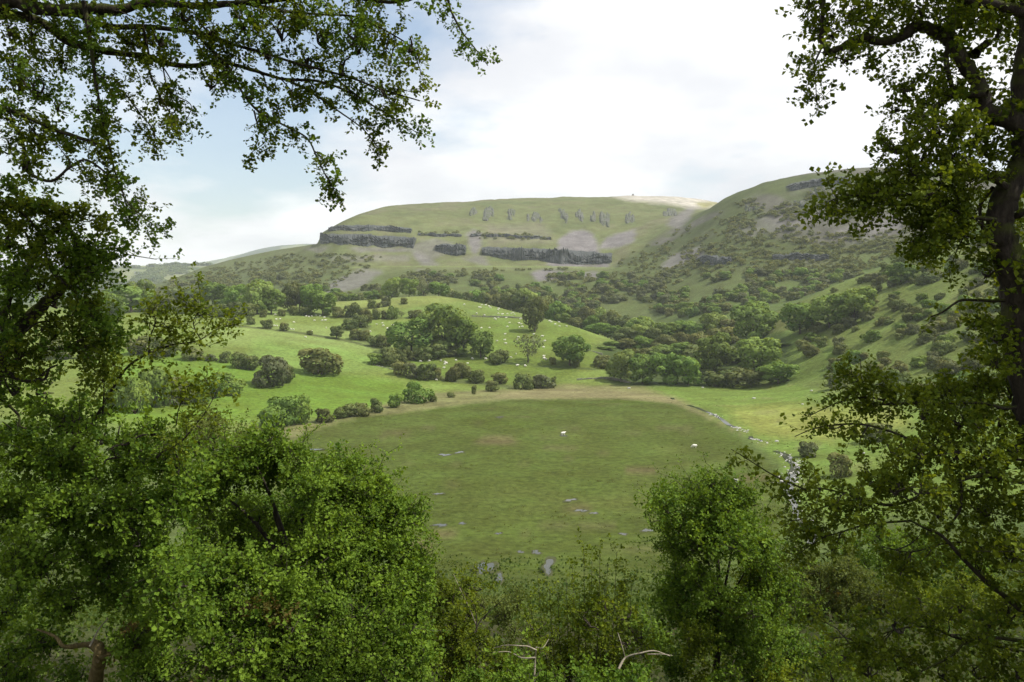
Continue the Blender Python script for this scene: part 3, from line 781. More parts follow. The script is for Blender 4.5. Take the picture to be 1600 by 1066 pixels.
def haw_bush(seed, mat, n=1200, leaf=0.052, nl=10, lean=0.0):
    r = np.random.default_rng(seed)
    lobes = [((0, 0, 0.30), (0.38, 0.38, 0.42))]
    for i in range(nl):
        th = r.random() * 2 * np.pi; z = 0.10 + 0.66 * r.random()
        rr = 0.40 * math.sqrt(max(0.05, 1 - ((z - 0.25) / 0.75) ** 2)) * (0.6 + 0.45 * r.random())
        s = 0.14 + 0.11 * r.random()
        lobes.append(((rr * math.cos(th) + lean * z, rr * math.sin(th), z), (s * 1.2, s * 1.2, s * 0.9)))
    Q, ti = leaf_cloud(r, lobes, n, leaf)
    nrm_ = LEAFN['last']
    Q[..., 2] *= 1 / np.percentile(Q[..., 2], 99.5)
    Q[..., 0] -= Q[..., 0].mean()
    Q[..., :2] *= 0.5 / np.percentile(np.abs(Q[..., 0]), 99)
    acc = Acc()
    for i in range(4):
        th = i * 1.6 + r.random(); e = np.array([0.2 * math.cos(th), 0.2 * math.sin(th), 0.45])
        acc.tube([(0.03 * math.cos(th), 0.03 * math.sin(th), -0.06), e * 0.5, e], [0.03, 0.02, 0.008], 5)
    return quads_mesh('crown', Q, ti, mat, nrm_), acc.mesh('trunk')
TREE = {
    'tree': [broadleaf(400 + i, M['leaf_tree'], 14 + 2 * (i % 3), low=-0.03 + 0.04 * (i % 3)) for i in range(5)],
    'pale': [broadleaf(420 + i, M['leaf_pale'], 14) for i in range(3)],
    'olive': [broadleaf(430 + i, M['leaf_haw'], 15, low=0.02) for i in range(3)],
    'thin': [broadleaf(440 + i, M['leaf_grey'], 13, n=750, leaf=0.030, low=0.16) for i in range(2)],
    'haw': [haw_bush(450 + i, M['leaf_haw']) for i in range(6)],
    'hawg': [haw_bush(460 + i, M['leaf_tree'], lean=0.1) for i in range(3)],
    'grey': [haw_bush(470 + i, M['leaf_grey']) for i in range(2)],
}
for k in TREE:
    for c_, t_ in TREE[k]:
        t_.materials.append(M['trunk_far'])
rt = np.random.default_rng(5)
def put_tree(name, kind, px, base, top, wpx, label, cat, group=None, D=None, parts=True, depth_ratio=None):
    """base: pixel row of its foot on the ground, or give D when something hides the foot"""
    if D is None:
        h = hit(px, base, 60)
        if h is None: return None
    else:
        h = P(px, base, D); h[2] = gz(h[0], h[1])
    D = h[1]
    H = P(px, top, D)[2] - h[2]
    H = float(np.clip(H, 1.2, 34.0))
    Wd = wpx * D / FPX * 1.14
    c_, t_ = TREE[kind][rt.integers(len(TREE[kind]))]
    e = empty(name, (h[0], h[1], h[2] - 0.05))
    e.rotation_euler[2] = rt.random() * 6.28
    e.scale = (Wd, Wd * (0.9 + 0.2 * rt.random()), H)
    for nm, me in (('trunk', t_), ('crown', c_)):
        o = bpy.data.objects.new(nm, me); o.parent = e; COL.objects.link(o)
    return tag(e, label, cat, group)

# trees one can tell apart, each with its own label: kind, centre px, foot row, top row, width, label
T = [
 ('tree', 205, 487, 446, 66, 'large rounded dark green tree where the far hedge meets the pasture corner'),
 ('pale', 221, 484, 437, 46, 'bright yellow green tree rising behind the rounded dark tree'),
 ('tree', 172, 502, 456, 52, 'leafy tree half hidden by the near hawthorn at the pasture edge'),
 ('olive', 253, 489, 459, 36, 'brownish tree between the dark rounded tree and the domed trees'),
 ('olive', 290, 480, 449, 52, 'broad domed tree with sunlit yellowish crown in the far hedge'),
 ('tree', 336, 482, 440, 44, 'tall domed tree with pale crown in the far hedge'),
 ('tree', 367, 484, 445, 38, 'domed tree touching the pale crowned one in the far hedge'),
 ('pale', 402, 491, 436, 46, 'tallest tree of the far hedge, broad with light crown'),
 ('tree', 424, 491, 450, 34, 'bright green tree standing in front of the tallest hedge tree'),
 ('olive', 450, 486, 444, 28, 'grey green tree in the gap of the far hedge'),
 ('olive', 468, 486, 441, 26, 'round topped tree standing back in the far hedge'),
 ('tree', 486, 490, 444, 36, 'rounded green tree beside the many stemmed one in the hedge'),
 ('tree', 504, 493, 454, 38, 'tree with several pale stems at the end of the far hedge'),
 ('pale', 611, None, 433, 29, 'sunlit rounded tree, biggest of four behind the knoll', 715),
 ('pale', 639, None, 435, 26, 'pale domed tree, second of four behind the knoll', 715),
 ('thin', 662, None, 439, 22, 'thin greyish tree, third of four behind the knoll', 715),
 ('tree', 685, None, 440, 27, 'darker green tree at the crest end of the four behind the knoll', 715),
 ('tree', 643, 553, 496, 54, 'dark bluish tree at the left of the great clump below the knoll'),
 ('pale', 695, 552, 475, 66, 'great billowing tree, tallest of the clump below the knoll'),
 ('tree', 724, 553, 492, 44, 'right shoulder tree of the great clump below the knoll'),
 ('tree', 751, 559, 517, 38, 'separate round tree just beside the great clump'),
 ('thin', 825, 566, 523, 38, 'thin see-through tree on the wall line in the sheep field'),
 ('olive', 836, 519, 464, 34, 'tall olive tree standing alone high on the sheep field'),
 ('tree', 890, 571, 524, 46, 'spreading tree with visible trunk beside the wall line'),
 ('pale', 970, 595, 546, 42, 'yellow green tree at the corner of the valley wood'),
 ('tree', 1004, 600, 554, 44, 'dark green tree next to the yellow green corner tree'),
 ('tree', 1040, 600, 552, 46, 'leafy tree at the front of the valley wood above the rough grass'),
 ('tree', 1075, 602, 556, 46, 'rounded tree at the front of the wood near the stream head'),
 ('haw', 1120, 603, 578, 50, 'low brownish thicket bush in front of the wood'),
 ('haw', 1163, 603, 575, 58, 'wide low thicket bush ending the row before the wood'),
 ('tree', 1216, 600, 566, 54, 'dense bush like tree at the outer corner of the wood'),
 ('tree', 1183, 588, 528, 66, 'bright leafy tree rising over the low thicket'),
 ('tree', 1116, 582, 520, 60, 'broad tree in the middle of the valley wood'),
 ('tree', 1176, 535, 471, 58, 'tallest tree on the upper edge of the valley wood'),
 ('pale', 1113, 530, 488, 32, 'sunlit tree left of the tallest wood edge tree'),
 ('tree', 1250, 522, 474, 50, 'dark tree at the foot of the scrub slope'),
 ('pale', 1295, 512, 460, 50, 'bright yellow green tree on the scrub slope'),
 ('tree', 1335, 500, 449, 56, 'two tone tree above the bright one on the scrub slope'),
 ('pale', 1412, 418, 393, 28, 'small brilliant green tree on the slope crest'),
 ('tree', 1408, 443, 411, 44, 'darker tree just below the brilliant green crest tree'),
 ('grey', 425, 604, 556, 50, 'big grey green bush in the open pasture'),
 ('haw', 446, 598, 570, 26, 'smaller bush joined to the big grey green bush'),
 ('haw', 500, 584, 544, 60, 'long hawthorn clump alone in the pasture'),
 ('hawg', 436, 666, 620, 46, 'flat topped thorn tree by the bog edge'),
 ('hawg', 471, 662, 617, 26, 'upright young tree beside the flat topped thorn'),
 ('hawg', 652, 630, 597, 32, 'lone thorn tree on the rough bog margin'),
 ('hawg', 618, 637, 615, 19, 'small dark round bush on the bog margin'),
 ('olive', 526, 529, 509, 23, 'little thorn tree with bare trunk at the end of the old hedge'),
 ('haw', 417, 513, 499, 18, 'small round thorn bush alone in the sheep pasture'),
 ('haw', 443, 517, 504, 14, 'smaller round thorn bush beside the first one in the sheep pasture'),
 ('haw', 484, 523.5, 516, 9, 'tiny thorn bush between two round ones and the little tree'),
 ('haw', 631, 475, 465, 14, 'single round bush near the top of the knoll'),
 ('hawg', 613, 499, 478, 16, 'upright bush with dark top on the knoll field boundary'),
 ('thin', 627, 496, 486, 11, 'sparse little tree on the knoll field boundary'),
 ('haw', 650, 497, 484, 21, 'broad bush at the end of the knoll field boundary'),
 ('haw', 1308, 607, 583, 36, 'isolated bush at the foot of the scrub slope'),
 ('haw', 1311, 745, 709, 34, 'dark thorn bush by the stream below the slope'),
 ('grey', 1262, 714, 690, 26, 'faint twiggy bush on the grass beside the stream'),
 ('haw', 1368, 690, 660, 40, 'dark bush on the open grass under the scrub slope'),
]
for row in T:
    kind, px, base, top, w, lab = row[:6]
    D = row[6] if len(row) > 6 else None
    bushy = kind in ('haw', 'hawg', 'grey')
    put_tree('thorn_bush' if bushy else 'field_tree', kind, px, base if base else top, top, w, lab, 'bush' if bushy else 'tree', None, D)
# hedges and rows whose members only their place tells apart
rows = [
 ('thorn_bush', 'haw', 'thorn bush in the hedge under the far row of trees', 'bushes of the far hedge',
  [(278, 491, 477, 18), (320, 496, 473, 28), (343, 495, 475, 28), (366, 495, 472, 26), (390, 494, 474, 24), (300, 486, 472, 16), (367, 505, 492, 17), (391, 507, 494, 14), (459, 493, 478, 15), (477, 493, 480, 20), (528, 496, 479, 22), (553, 495, 473, 25), (568, 497, 482, 20), (412, 496, 484, 12), (440, 494, 483, 12), (245, 494, 478, 16)]),
 ('thorn_bush', 'haw', 'thorn bush in the old hedge running down below the knoll', 'bushes of the old hedge',
  [(547, 515, 498, 23), (563, 511, 490, 23), (572, 505, 484, 16), (555, 531, 514, 20), (570, 532, 516, 18), (586, 541, 523, 22), (601, 544, 524, 20), (592, 569, 552, 26), (610, 571, 543, 28), (627, 568, 545, 20), (625, 586, 565, 26), (643, 590, 567, 24), (666, 594, 568, 32), (682, 593, 574, 18), (661, 564, 543, 28), (683, 560, 537, 28), (645, 562, 548, 18), (632, 558, 545, 20), (705, 556, 540, 22), (720, 557, 543, 18)]),
 ('thorn_bush', 'haw', 'thorn bush in the scattered line above the rough bog margin', 'bushes along the bog margin',
  [(707, 596, 572, 19), (723, 590, 566, 23), (747, 598, 578, 24), (782, 599, 582, 28), (767, 612, 594, 19), (818, 608, 583, 28), (846, 606, 585, 32), (741, 616, 602, 8), (705, 621, 613, 10), (587, 644, 622, 26), (540, 652, 632, 30), (505, 660, 638, 30), (565, 650, 630, 22), (675, 628, 616, 14), (780, 567, 547, 28), (863, 570, 558, 10), (901, 573, 557, 17), (941, 574, 555, 24), (865, 600, 588, 8)]),
 ('thorn_bush', 'hawg', 'dark bush in the thick hedge clump of the near pasture', 'bushes of the near pasture hedge',
  [(240, 636, 573, 42), (275, 632, 590, 40), (305, 628, 592, 34), (330, 622, 588, 34), (356, 616, 582, 36), (215, 645, 590, 34), (190, 640, 588, 30)]),
 ('thorn_bush', 'haw', 'thorn bush in the broken line across the green pasture', 'bushes across the green pasture',
  [(215, 553, 525, 36), (258, 556, 527, 44), (299, 562, 543, 36), (329, 564, 553, 15), (352, 567, 549, 18), (374, 575, 550, 24), (390, 578, 556, 22), (90, 560, 530, 40), (140, 560, 532, 36)]),
 ('thorn_bush', 'haw', 'small bush dotted over the knoll top field', 'bushes on the knoll top',
  [(580, 482, 468, 14), (591, 481, 473, 8), (602, 479, 464, 12), (608, 477, 463, 8), (588, 499, 482, 16), (600, 498, 485, 12)]),
]
for nm, kind, lab, grp, lst in rows:
    for px, base, top, w in lst:
        k2 = kind if rt.random() < 0.8 else rt.choice(['haw', 'hawg', 'grey'])
        put_tree(nm, k2, px, base, top, w, lab, 'bush', grp)
# trees behind the knoll flank and in the valley wood (feet hidden)
def wood(lst, lab, grp, kinds):
    for px, top, w, D in lst:
        k = str(rt.choice(kinds)); kn = {'tree': 'green leafy', 'olive': 'olive brown', 'haw': 'low thorny', 'pale': 'light yellow green'}[k]
        put_tree('woodland_tree', k, px, top - 1, top - 1, w * 1.25, kn + ' ' + lab, 'tree', kn + ' ' + grp, D)
wood([(520, 459, 18, 760), (535, 458, 16, 770), (550, 460, 14, 770), (562, 459, 16, 770), (580, 455, 20, 750), (592, 459, 12, 750), (505, 462, 16, 770), (700, 452, 18, 760), (713, 456, 18, 760), (727, 457, 16, 770), (740, 454, 20, 780), (754, 458, 18, 770), (767, 459, 18, 770), (781, 460, 20, 760), (795, 462, 18, 750)],
     'tree in the belt just behind the knoll crest', 'trees behind the knoll', ['olive', 'tree', 'haw'])
wood([(808, 454, 30, 730), (826, 452, 36, 740), (848, 464, 30, 720), (866, 472, 26, 710), (884, 476, 26, 700), (900, 482, 24, 690), (913, 480, 28, 690), (932, 482, 30, 690), (950, 486, 28, 680), (922, 494, 18, 650), (968, 494, 30, 660), (986, 498, 26, 650), (880, 490, 18, 670), (897, 497, 18, 650), (935, 505, 24, 630), (955, 510, 26, 620), (975, 512, 28, 610), (998, 508, 30, 610), (1020, 512, 30, 600), (1045, 505, 32, 610), (1066, 502, 32, 620), (1085, 503, 28, 610), (1010, 496, 34, 650), (1060, 520, 30, 570), (1035, 524, 30, 560), (1005, 526, 28, 560), (985, 530, 26, 560), (960, 534, 24, 560), (945, 542, 22, 540),
      (1090, 520, 34, 560), (1130, 512, 34, 570), (1150, 500, 36, 600), (1205, 505, 34, 560), (1060, 536, 36, 520), (1030, 540, 34, 520), (1090, 540, 36, 510), (1000, 545, 32, 520), (1140, 540, 38, 510), (1050, 556, 34, 480), (1085, 560, 36, 480), (1015, 556, 30, 490), (1145, 556, 36, 480), (1175, 560, 34, 470), (1200, 545, 36, 490), (1222, 552, 26, 470), (975, 552, 22, 510), (1120, 552, 34, 490)],
     'tree in the valley wood between the knoll and the scrub slope', 'trees of the valley wood', ['tree', 'tree', 'olive', 'pale', 'haw'])

# ------------------------------------------------------------------ scrub on the slopes
def scatter(poly, n, d0, d1, dens=None, r=None):
    """ground points that project into an outline"""
    xs = [p[0] for p in poly]; ys = [p[1] for p in poly]
    outp = []
    tries = 0
    while len(outp) < n and tries < n * 14:
        tries += 1
        px, py = r.uniform(min(xs), max(xs)), r.uniform(min(ys), max(ys))
        if not in_poly(np.array([px]), np.array([py]), poly)[0]: continue
        if dens is not None and r.random() > dens(px, py): continue
        h = hit(px, py, d0)
        if h is None or h[1] > d1: continue
        outp.append((px, py, h))
    return outp
rs_ = np.random.default_rng(77)
def noise_dens(sc, thr, seed, soft=0.25):
    return lambda px, py: float(np.clip((vnoise(np.array([px / sc]), np.array([py / (sc * 0.55)]), seed)[0] - thr) / soft, 0, 1))
def one_mesh_bush(kind):
    c_, t_ = TREE[kind][rs_.integers(len(TREE[kind]))]
    return c_
slope = [(1235, 520), (1250, 478), (1330, 445), (1430, 402), (1520, 360), (1600, 335), (1600, 660), (1480, 640), (1390, 610), (1320, 590), (1260, 560)]
near_scrub = scatter(slope, 230, 250, 690, lambda px, py: 0.95 if py < 540 else 0.45, rs_)
for px, py, h in near_scrub:
    k = rs_.choice(['haw', 'haw', 'haw', 'hawg', 'grey'])
    o = bpy.data.objects.new('scrub_bush', one_mesh_bush(k)); COL.objects.link(o)
    w = rs_.uniform(4.5, 9.5); hh = w * rs_.uniform(0.6, 0.85)
    o.location = (h[0], h[1], h[2] - 0.2 * hh); o.scale = (w, w * rs_.uniform(0.8, 1.1), hh); o.rotation_euler[2] = rs_.random() * 6.28
    kn = {'haw': 'olive thorn', 'hawg': 'fresh green thorn', 'grey': 'pale grey green'}[str(k)]
    tag(o, kn + ' scrub bush on the grassy near slope right of the valley wood', 'bush', kn + ' scrub on the near slope')
far_polys = [
    ([(1000, 470), (940, 440), (1000, 400), (1090, 370), (1250, 360), (1420, 370), (1430, 400), (1240, 470), (1150, 490), (1040, 500)], 1050, noise_dens(34, 0.12, 3)),
    ([(1000, 395), (1060, 350), (1120, 325), (1200, 305), (1340, 290), (1420, 300), (1420, 370), (1250, 360), (1090, 372)], 330, noise_dens(40, 0.42, 4)),
    ([(660, 425), (800, 422), (930, 432), (960, 440), (980, 470), (900, 488), (780, 474), (690, 468)], 420, noise_dens(38, 0.30, 6)),
    ([(450, 395), (640, 402), (660, 425), (690, 462), (560, 466), (430, 462), (330, 452), (290, 440), (400, 402)], 340, noise_dens(40, 0.36, 8)),
    ([(260, 440), (330, 420), (480, 392), (490, 400), (430, 440), (330, 464), (240, 462)], 300, noise_dens(40, 0.12, 12)),
    ([(735, 364), (860, 368), (870, 376), (740, 373)], 46, None),
    ([(652, 362), (720, 364), (722, 370), (655, 368)], 14, None),
    ([(960, 420), (975, 400), (1010, 385), (1060, 360), (1085, 350), (1075, 372), (1010, 420)], 46, None),
    ([(700, 384), (728, 386), (728, 400), (705, 400)], 10, None),
    ([(760, 420), (900, 420), (900, 424), (760, 424)], 12, None),
]
far_scrub = []
for poly, n, dn in far_polys:
    far_scrub += scatter(poly, n, 700, 1600, dn, rs_)
sized = []
for px, py, h in far_scrub:
    w = rs_.uniform(4, 10) * (1.25 if py > 430 else 0.85)
    sized.append((w * FPX / h[1], w, px, py, h))
sized.sort(key=lambda s: -s[0])
far_k = ['haw', 'haw', 'hawg', 'hawg', 'grey']
LOW = {}
def low_bush(seed, n=56):
    r = np.random.default_rng(seed)
    lobes = [((0, 0, 0.4), (0.38, 0.38, 0.42))] + [((0.3 * math.cos(q), 0.3 * math.sin(q), 0.3 + 0.35 * r.random()), (0.2, 0.2, 0.2)) for q in r.random(5) * 6.28]
    return leaf_cloud(r, lobes, n, 0.15)
for i, (pp, w, px, py, h) in enumerate(sized[:300]):
    k = str(rs_.choice(far_k)); kn = {'haw': 'olive', 'hawg': 'dark green', 'grey': 'pale grey green'}[k]
    o = bpy.data.objects.new('hillside_bush', one_mesh_bush(k)); COL.objects.link(o)
    hh = w * rs_.uniform(0.6, 0.9)
    o.location = (h[0], h[1], h[2] - 0.1 * hh); o.scale = (w, w, hh); o.rotation_euler[2] = rs_.random() * 6.28
    left = px < 660
    wh = 'on the escarpment slope under the square nosed crag' if left else ('on the slope below the quarried cliff' if px < 960 else 'on the lower face of the darker near hill')
    tag(o, kn + ' scrub bush ' + wh, 'bush', kn + ' scrub ' + wh)
LB = [low_bush(900 + i) for i in range(5)]
allq = []; allt = []
def add_low(h, w, hh, r):
    q, ti = LB[r.integers(5)]
    a = r.random() * 6.28; ca_, sa_ = math.cos(a), math.sin(a)
    x = (q[..., 0] * ca_ - q[..., 1] * sa_) * w + h[0]; y = (q[..., 0] * sa_ + q[..., 1] * ca_) * w + h[1]; z = q[..., 2] * hh + h[2] - 0.1 * hh
    allq.append(np.stack([x, y, z], -1)); allt.append(np.clip(ti + r.uniform(-0.25, 0.25), 0, 1))
for pp, w, px, py, h in sized[300:]:
    add_low(h, w, w * rs_.uniform(0.55, 0.85), rs_)
o = link('hillside_scrub', quads_mesh('hillside_scrub', np.concatenate(allq), np.concatenate(allt), M['leaf_haw']))
tag(o, 'dark scrub scattered over the escarpment and near hill', 'scrub', kind='stuff')
# woods and hedgerow trees across the valley mouth
allq = []; allt = []
for px, py, h in scatter([(120, 421), (330, 418), (330, 440), (270, 452), (120, 452)], 420, 2300, 5200, noise_dens(22, 0.35, 14), rs_):
    w = rs_.uniform(16, 34); add_low(h, w, w * rs_.uniform(0.55, 0.8), rs_)
for px in np.concatenate([rs_.uniform(130, 330, 60), rs_.normal(275, 12, 26), rs_.normal(262, 5, 6)]):
    D = 3880; h = P(px, 430, D); h[2] = gz(h[0], h[1]); w = rs_.uniform(18, 34)
    add_low(h, w, w * rs_.uniform(0.6, 1.0), rs_)
o = link('distant_wood', quads_mesh('distant_wood', np.concatenate(allq), np.concatenate(allt), M['leaf_haw']))
tag(o, 'hazy hedgerows and woods on the hill across the valley', 'wood', kind='stuff')

# ------------------------------------------------------------------ sheep
def blob(acc, c, rad, r=None, bump=0.0, nu=10, nv=7):
    u = np.linspace(0, 2 * np.pi, nu, endpoint=False); v = np.linspace(0, np.pi, nv)
    V = np.stack([np.outer(np.sin(v), np.cos(u)), np.outer(np.sin(v), np.sin(u)), np.outer(np.cos(v), np.ones(nu))], -1)
    s = 1 + (bump * r.normal(size=(nv, nu, 1)) if r is not None else 0)
    V = (V * s * np.array(rad) + np.array(c)).reshape(-1, 3)
    ii = np.arange(nu * nv).reshape(nv, nu); jj = np.roll(ii, -1, 1)
    acc.add(V, np.stack([ii[:-1], ii[1:], jj[1:], jj[:-1]], -1).reshape(-1, 4))
def sheep_mesh(seed, graze):
    r = np.random.default_rng(seed); a = Acc()
    blob(a, (0, 0, 0.62), (0.58, 0.30, 0.31), r, 0.04, 12, 8)
    blob(a, (-0.42, 0, 0.62), (0.25, 0.26, 0.26), r, 0.04)
    hz = 0.28 if graze else 0.86
    a.tube([(0.42, 0, 0.70), (0.58, 0, 0.5 if graze else 0.80), (0.68, 0, hz)], [0.19, 0.13, 0.10], 8)
    blob(a, (0.76, 0, hz - 0.03), (0.17, 0.085, 0.10))
    for s in (-1, 1):
        blob(a, (0.66, s * 0.12, hz + 0.06), (0.03, 0.08, 0.03), nu=6, nv=5)
        for x in (-0.36, 0.34):
            a.tube([(x, s * 0.15, 0.5), (x + 0.02, s * 0.15, 0.25), (x, s * 0.15, -0.02)], [0.09, 0.05, 0.045], 6)
    me = a.mesh('sheep'); me.materials.append(M['wool']); return me
SH = [sheep_mesh(1, True), sheep_mesh(2, True), sheep_mesh(3, False)]
def flock(lst, lab, grp):
    for px, py in lst:
        h = hit(px, py, 100)
        if h is None: continue
        o = bpy.data.objects.new('sheep', SH[rs_.integers(3)]); COL.objects.link(o)
        s = rs_.uniform(1.0, 1.3); o.scale = (s, s, s); o.location = (h[0], h[1], h[2] - 0.02)
        o.rotation_euler[2] = rs_.choice([0, 3.14]) + rs_.normal(0, 0.6)
        tag(o, lab, 'sheep', grp)
def cs(ox, oy, lst, k=5.33): return [(ox + x / k, oy + y / k) for x, y in lst]
flock(cs(400, 420, [(170, 427), (200, 425), (155, 480), (175, 482), (290, 510), (312, 512), (418, 400), (465, 400), (487, 437), (570, 412), (578, 436), (552, 436), (585, 497), (462, 528), (315, 450), (440, 405), (500, 394), (535, 398), (412, 575)]),
      'white sheep grazing in the pasture of small round thorn bushes', 'sheep of the thorn bush pasture')
flock(cs(400, 420, [(1005, 468), (1052, 458), (1060, 480), (1095, 503), (1138, 475), (1120, 565), (1124, 575), (952, 528)]),
      'white sheep in the small field between old hedge and great tree clump', 'sheep of the small field')
flock(cs(560, 420, [(882, 302), (1005, 325), (1028, 305), (1018, 328), (1060, 308), (1088, 318), (1100, 330), (1163, 348), (1170, 338), (1180, 322), (1200, 325), (1195, 385), (1205, 382), (1240, 380), (1272, 378), (1290, 372), (1300, 386), (1165, 378), (1135, 420), (1145, 428), (1258, 455), (1240, 488), (1338, 460), (1356, 468), (1345, 425), (1358, 420), (1340, 492), (1365, 490), (1025, 500), (1092, 497), (1222, 552), (1218, 600), (1228, 630), (1155, 607), (1110, 565), (1332, 577), (1322, 595), (1460, 552), (1535, 568), (1553, 608), (1540, 660), (1312, 715), (1545, 735), (1558, 760), (1548, 750), (1590, 440), (985, 378), (1050, 392), (1230, 415), (1165, 412)]),
      'white sheep on the sheep field sloping down from the knoll', 'sheep of the knoll flank')
flock(cs(800, 420, [(315, 438), (328, 450), (392, 450), (360, 470), (395, 482), (455, 485), (250, 567), (275, 608), (265, 660), (490, 688), (265, 735), (262, 752), (280, 760), (350, 425)]),
      'white sheep on the slope beside the lone olive tree', 'sheep by the olive tree')
flock(cs(560, 420, [(517, 778), (590, 775), (688, 773), (720, 782), (728, 792), (718, 802), (712, 832), (812, 768), (910, 795), (948, 755), (1060, 757), (1270, 745), (1326, 812), (1388, 813), (648, 932), (735, 790)]) + cs(800, 420, [(45, 812), (110, 815), (715, 738)]),
      'white sheep on the lower field under the wall line', 'sheep of the lower field')
flock([(208, 520), (300, 486), (312, 484), (318, 484), (345, 500), (286, 484), (410, 492), (430, 493)], 'white sheep by the far hedge trees', 'sheep by the far hedge')
flock([(1038, 772), (880, 680), (1150, 754), (1085, 700)], 'white sheep wandering on the bog', 'sheep on the bog')

# ------------------------------------------------------------------ water, stones, walls and small things
def flat_pool(px, py, w, h, seed):
    r = np.random.default_rng(seed)
    c = hit(px, py, 60); D = c[1]
    n = 26
    th = np.linspace(0, 2 * np.pi, n, endpoint=False)
    rr = 1 + 0.32 * np.sin(2 * th + r.random() * 6) + 0.22 * np.sin(3 * th + r.random() * 6) + 0.14 * np.sin(5 * th + r.random() * 6) + 0.1 * r.normal(size=n)
    hx = w / 2 * D / FPX
    q0 = hit(px, py - h / 2, 60); q1 = hit(px, py + h / 2, 60)
    hy = max(0.3, (q0[1] - q1[1]) / 2)
    x = c[0] + hx * rr * np.cos(th); y = c[1] + hy * rr * np.sin(th) + 0.3 * hx * rr * np.cos(th)
    g = gz(x, y)
    z = max(g.max(), float(c[2])) + 0.03
    V = np.concatenate([[[c[0], c[1], z]], np.stack([x, y, np.full(n, z)], -1), np.stack([x * 1.0, y, g - 0.05], -1)])
    k = np.arange(n)
    f3 = np.stack([np.zeros(n, int), 1 + k, 1 + (k + 1) % n], -1)
    o = link('pool', mesh_np('pool', V, f3, smooth=False), M['water'])
    o['kind'] = 'structure'; o['label'] = 'small pool of standing water in the bog'
    # peat rim
    V2 = []
    for s, dz in ((1.0, 0.0), (1.12, 0.05), (1.5, -0.06)):
        X2 = c[0] + (x - c[0]) * s + 0.05 * hx * r.normal(size=n); Y2 = c[1] + (y - c[1]) * s
        V2.append(np.stack([X2, Y2, (np.full(n, z - 0.02) if s == 1 else np.maximum(gz(X2, Y2), z - 0.03)) + dz], -1))
    V2 = np.array(V2); ii = np.arange(3 * n).reshape(3, n); jj = np.roll(ii, -1, 1)
    b_ = link('pool_bank', mesh_np('pool_bank', V2.reshape(-1, 3), np.stack([ii[:-1], jj[:-1], jj[1:], ii[1:]], -1).reshape(-1, 4)), M['peat'], parent=o)
M['peat'] = plain_mat('peat_bank', (0.055, 0.060, 0.022), 0.95, 0.5, 1.6)
for i, a in enumerate([(757, 893, 20, 9), (857, 894, 15, 8), (891, 782, 15, 4), (908, 798, 15, 4), (928, 802, 10, 3), (695, 711, 15, 3), (718, 707, 11, 2.5), (838, 864, 12, 4), (689, 821, 17, 4), (722, 818, 11, 3), (779, 834, 8, 3), (880, 681, 9, 2.4), (492, 703, 14, 2.5), (1012, 829, 13, 5), (974, 835, 10, 3), (685, 772, 11, 3), (781, 652, 12, 2), (813, 863, 9, 2.5), (780, 912, 12, 4)]):
    flat_pool(*a, 700 + i)
# stream along the edge of the bog, with its bed of pale stones
spx = [(1048, 622), (1062, 628), (1100, 642), (1118, 650), (1135, 662), (1152, 669), (1168, 676), (1172, 686), (1188, 688), (1212, 704), (1230, 716), (1245, 730), (1241, 748), (1234, 764), (1240, 780), (1244, 792), (1248, 808), (1260, 822), (1272, 832), (1268, 850)]
sp = np.array([hit(a, b, 60) for a, b in spx])
def catmull(p, n):
    p = np.asarray(p, float)
    q = np.concatenate([2 * p[:1] - p[1:2], p, 2 * p[-1:] - p[-2:-1]])
    tt = np.linspace(0, len(p) - 1 - 1e-6, n); i = tt.astype(int); f = (tt - i)[:, None]
    a, b, c, d = q[i], q[i + 1], q[i + 2], q[i + 3]
    return 0.5 * ((2 * b) + (-a + c) * f + (2 * a - 5 * b + 4 * c - d) * f ** 2 + (-a + 3 * b - 3 * c + d) * f ** 3)
spl = catmull(sp, 240)
tg = unit(np.gradient(spl[:, :2], axis=0)); nrm = np.stack([-tg[:, 1], tg[:, 0]], -1)
tt = np.linspace(0, 1, 240)
wid = 0.55 + 0.5 * vnoise(tt * 30, tt * 0, 5) + 1.1 * np.exp(-((tt - 0.62) / 0.09) ** 2)
spl[:, :2] += nrm * (0.8 * fbm(tt * 26, tt * 0 + 3, 2, 8))[:, None]
V = np.stack([np.concatenate([spl[:, :2] + nrm * (s * wid)[:, None], (gz(spl[:, 0], spl[:, 1]) + np.where((vnoise(tt * 22, tt * 0, 15) > 0.42) | (tt > 0.5), 0.06, -0.12))[:, None]], 1) for s in (-1, -0.3, 0.3, 1)], 1)
ii = np.arange(240 * 4).reshape(240, 4)
o = link('stream', mesh_np('stream', V.reshape(-1, 3), np.stack([ii[:-1, :-1], ii[1:, :-1], ii[1:, 1:], ii[:-1, 1:]], -1).reshape(-1, 4)), M['water'])
o['kind'] = 'structure'; o['label'] = 'narrow stony stream winding along the edge of the bog'
def rock(r, rough=0.2, nu=8, nv=6):
    a = Acc(); blob(a, (0, 0, 0), (1, 1, 1), None, 0, nu, nv)
    V = a.V[0].copy()
    V *= (1 + rough * r.normal(size=(len(V), 1)))
    return V, a.q[0]
ROCK = [rock(np.random.default_rng(50 + i), 0.15, 7, 5) for i in range(5)]
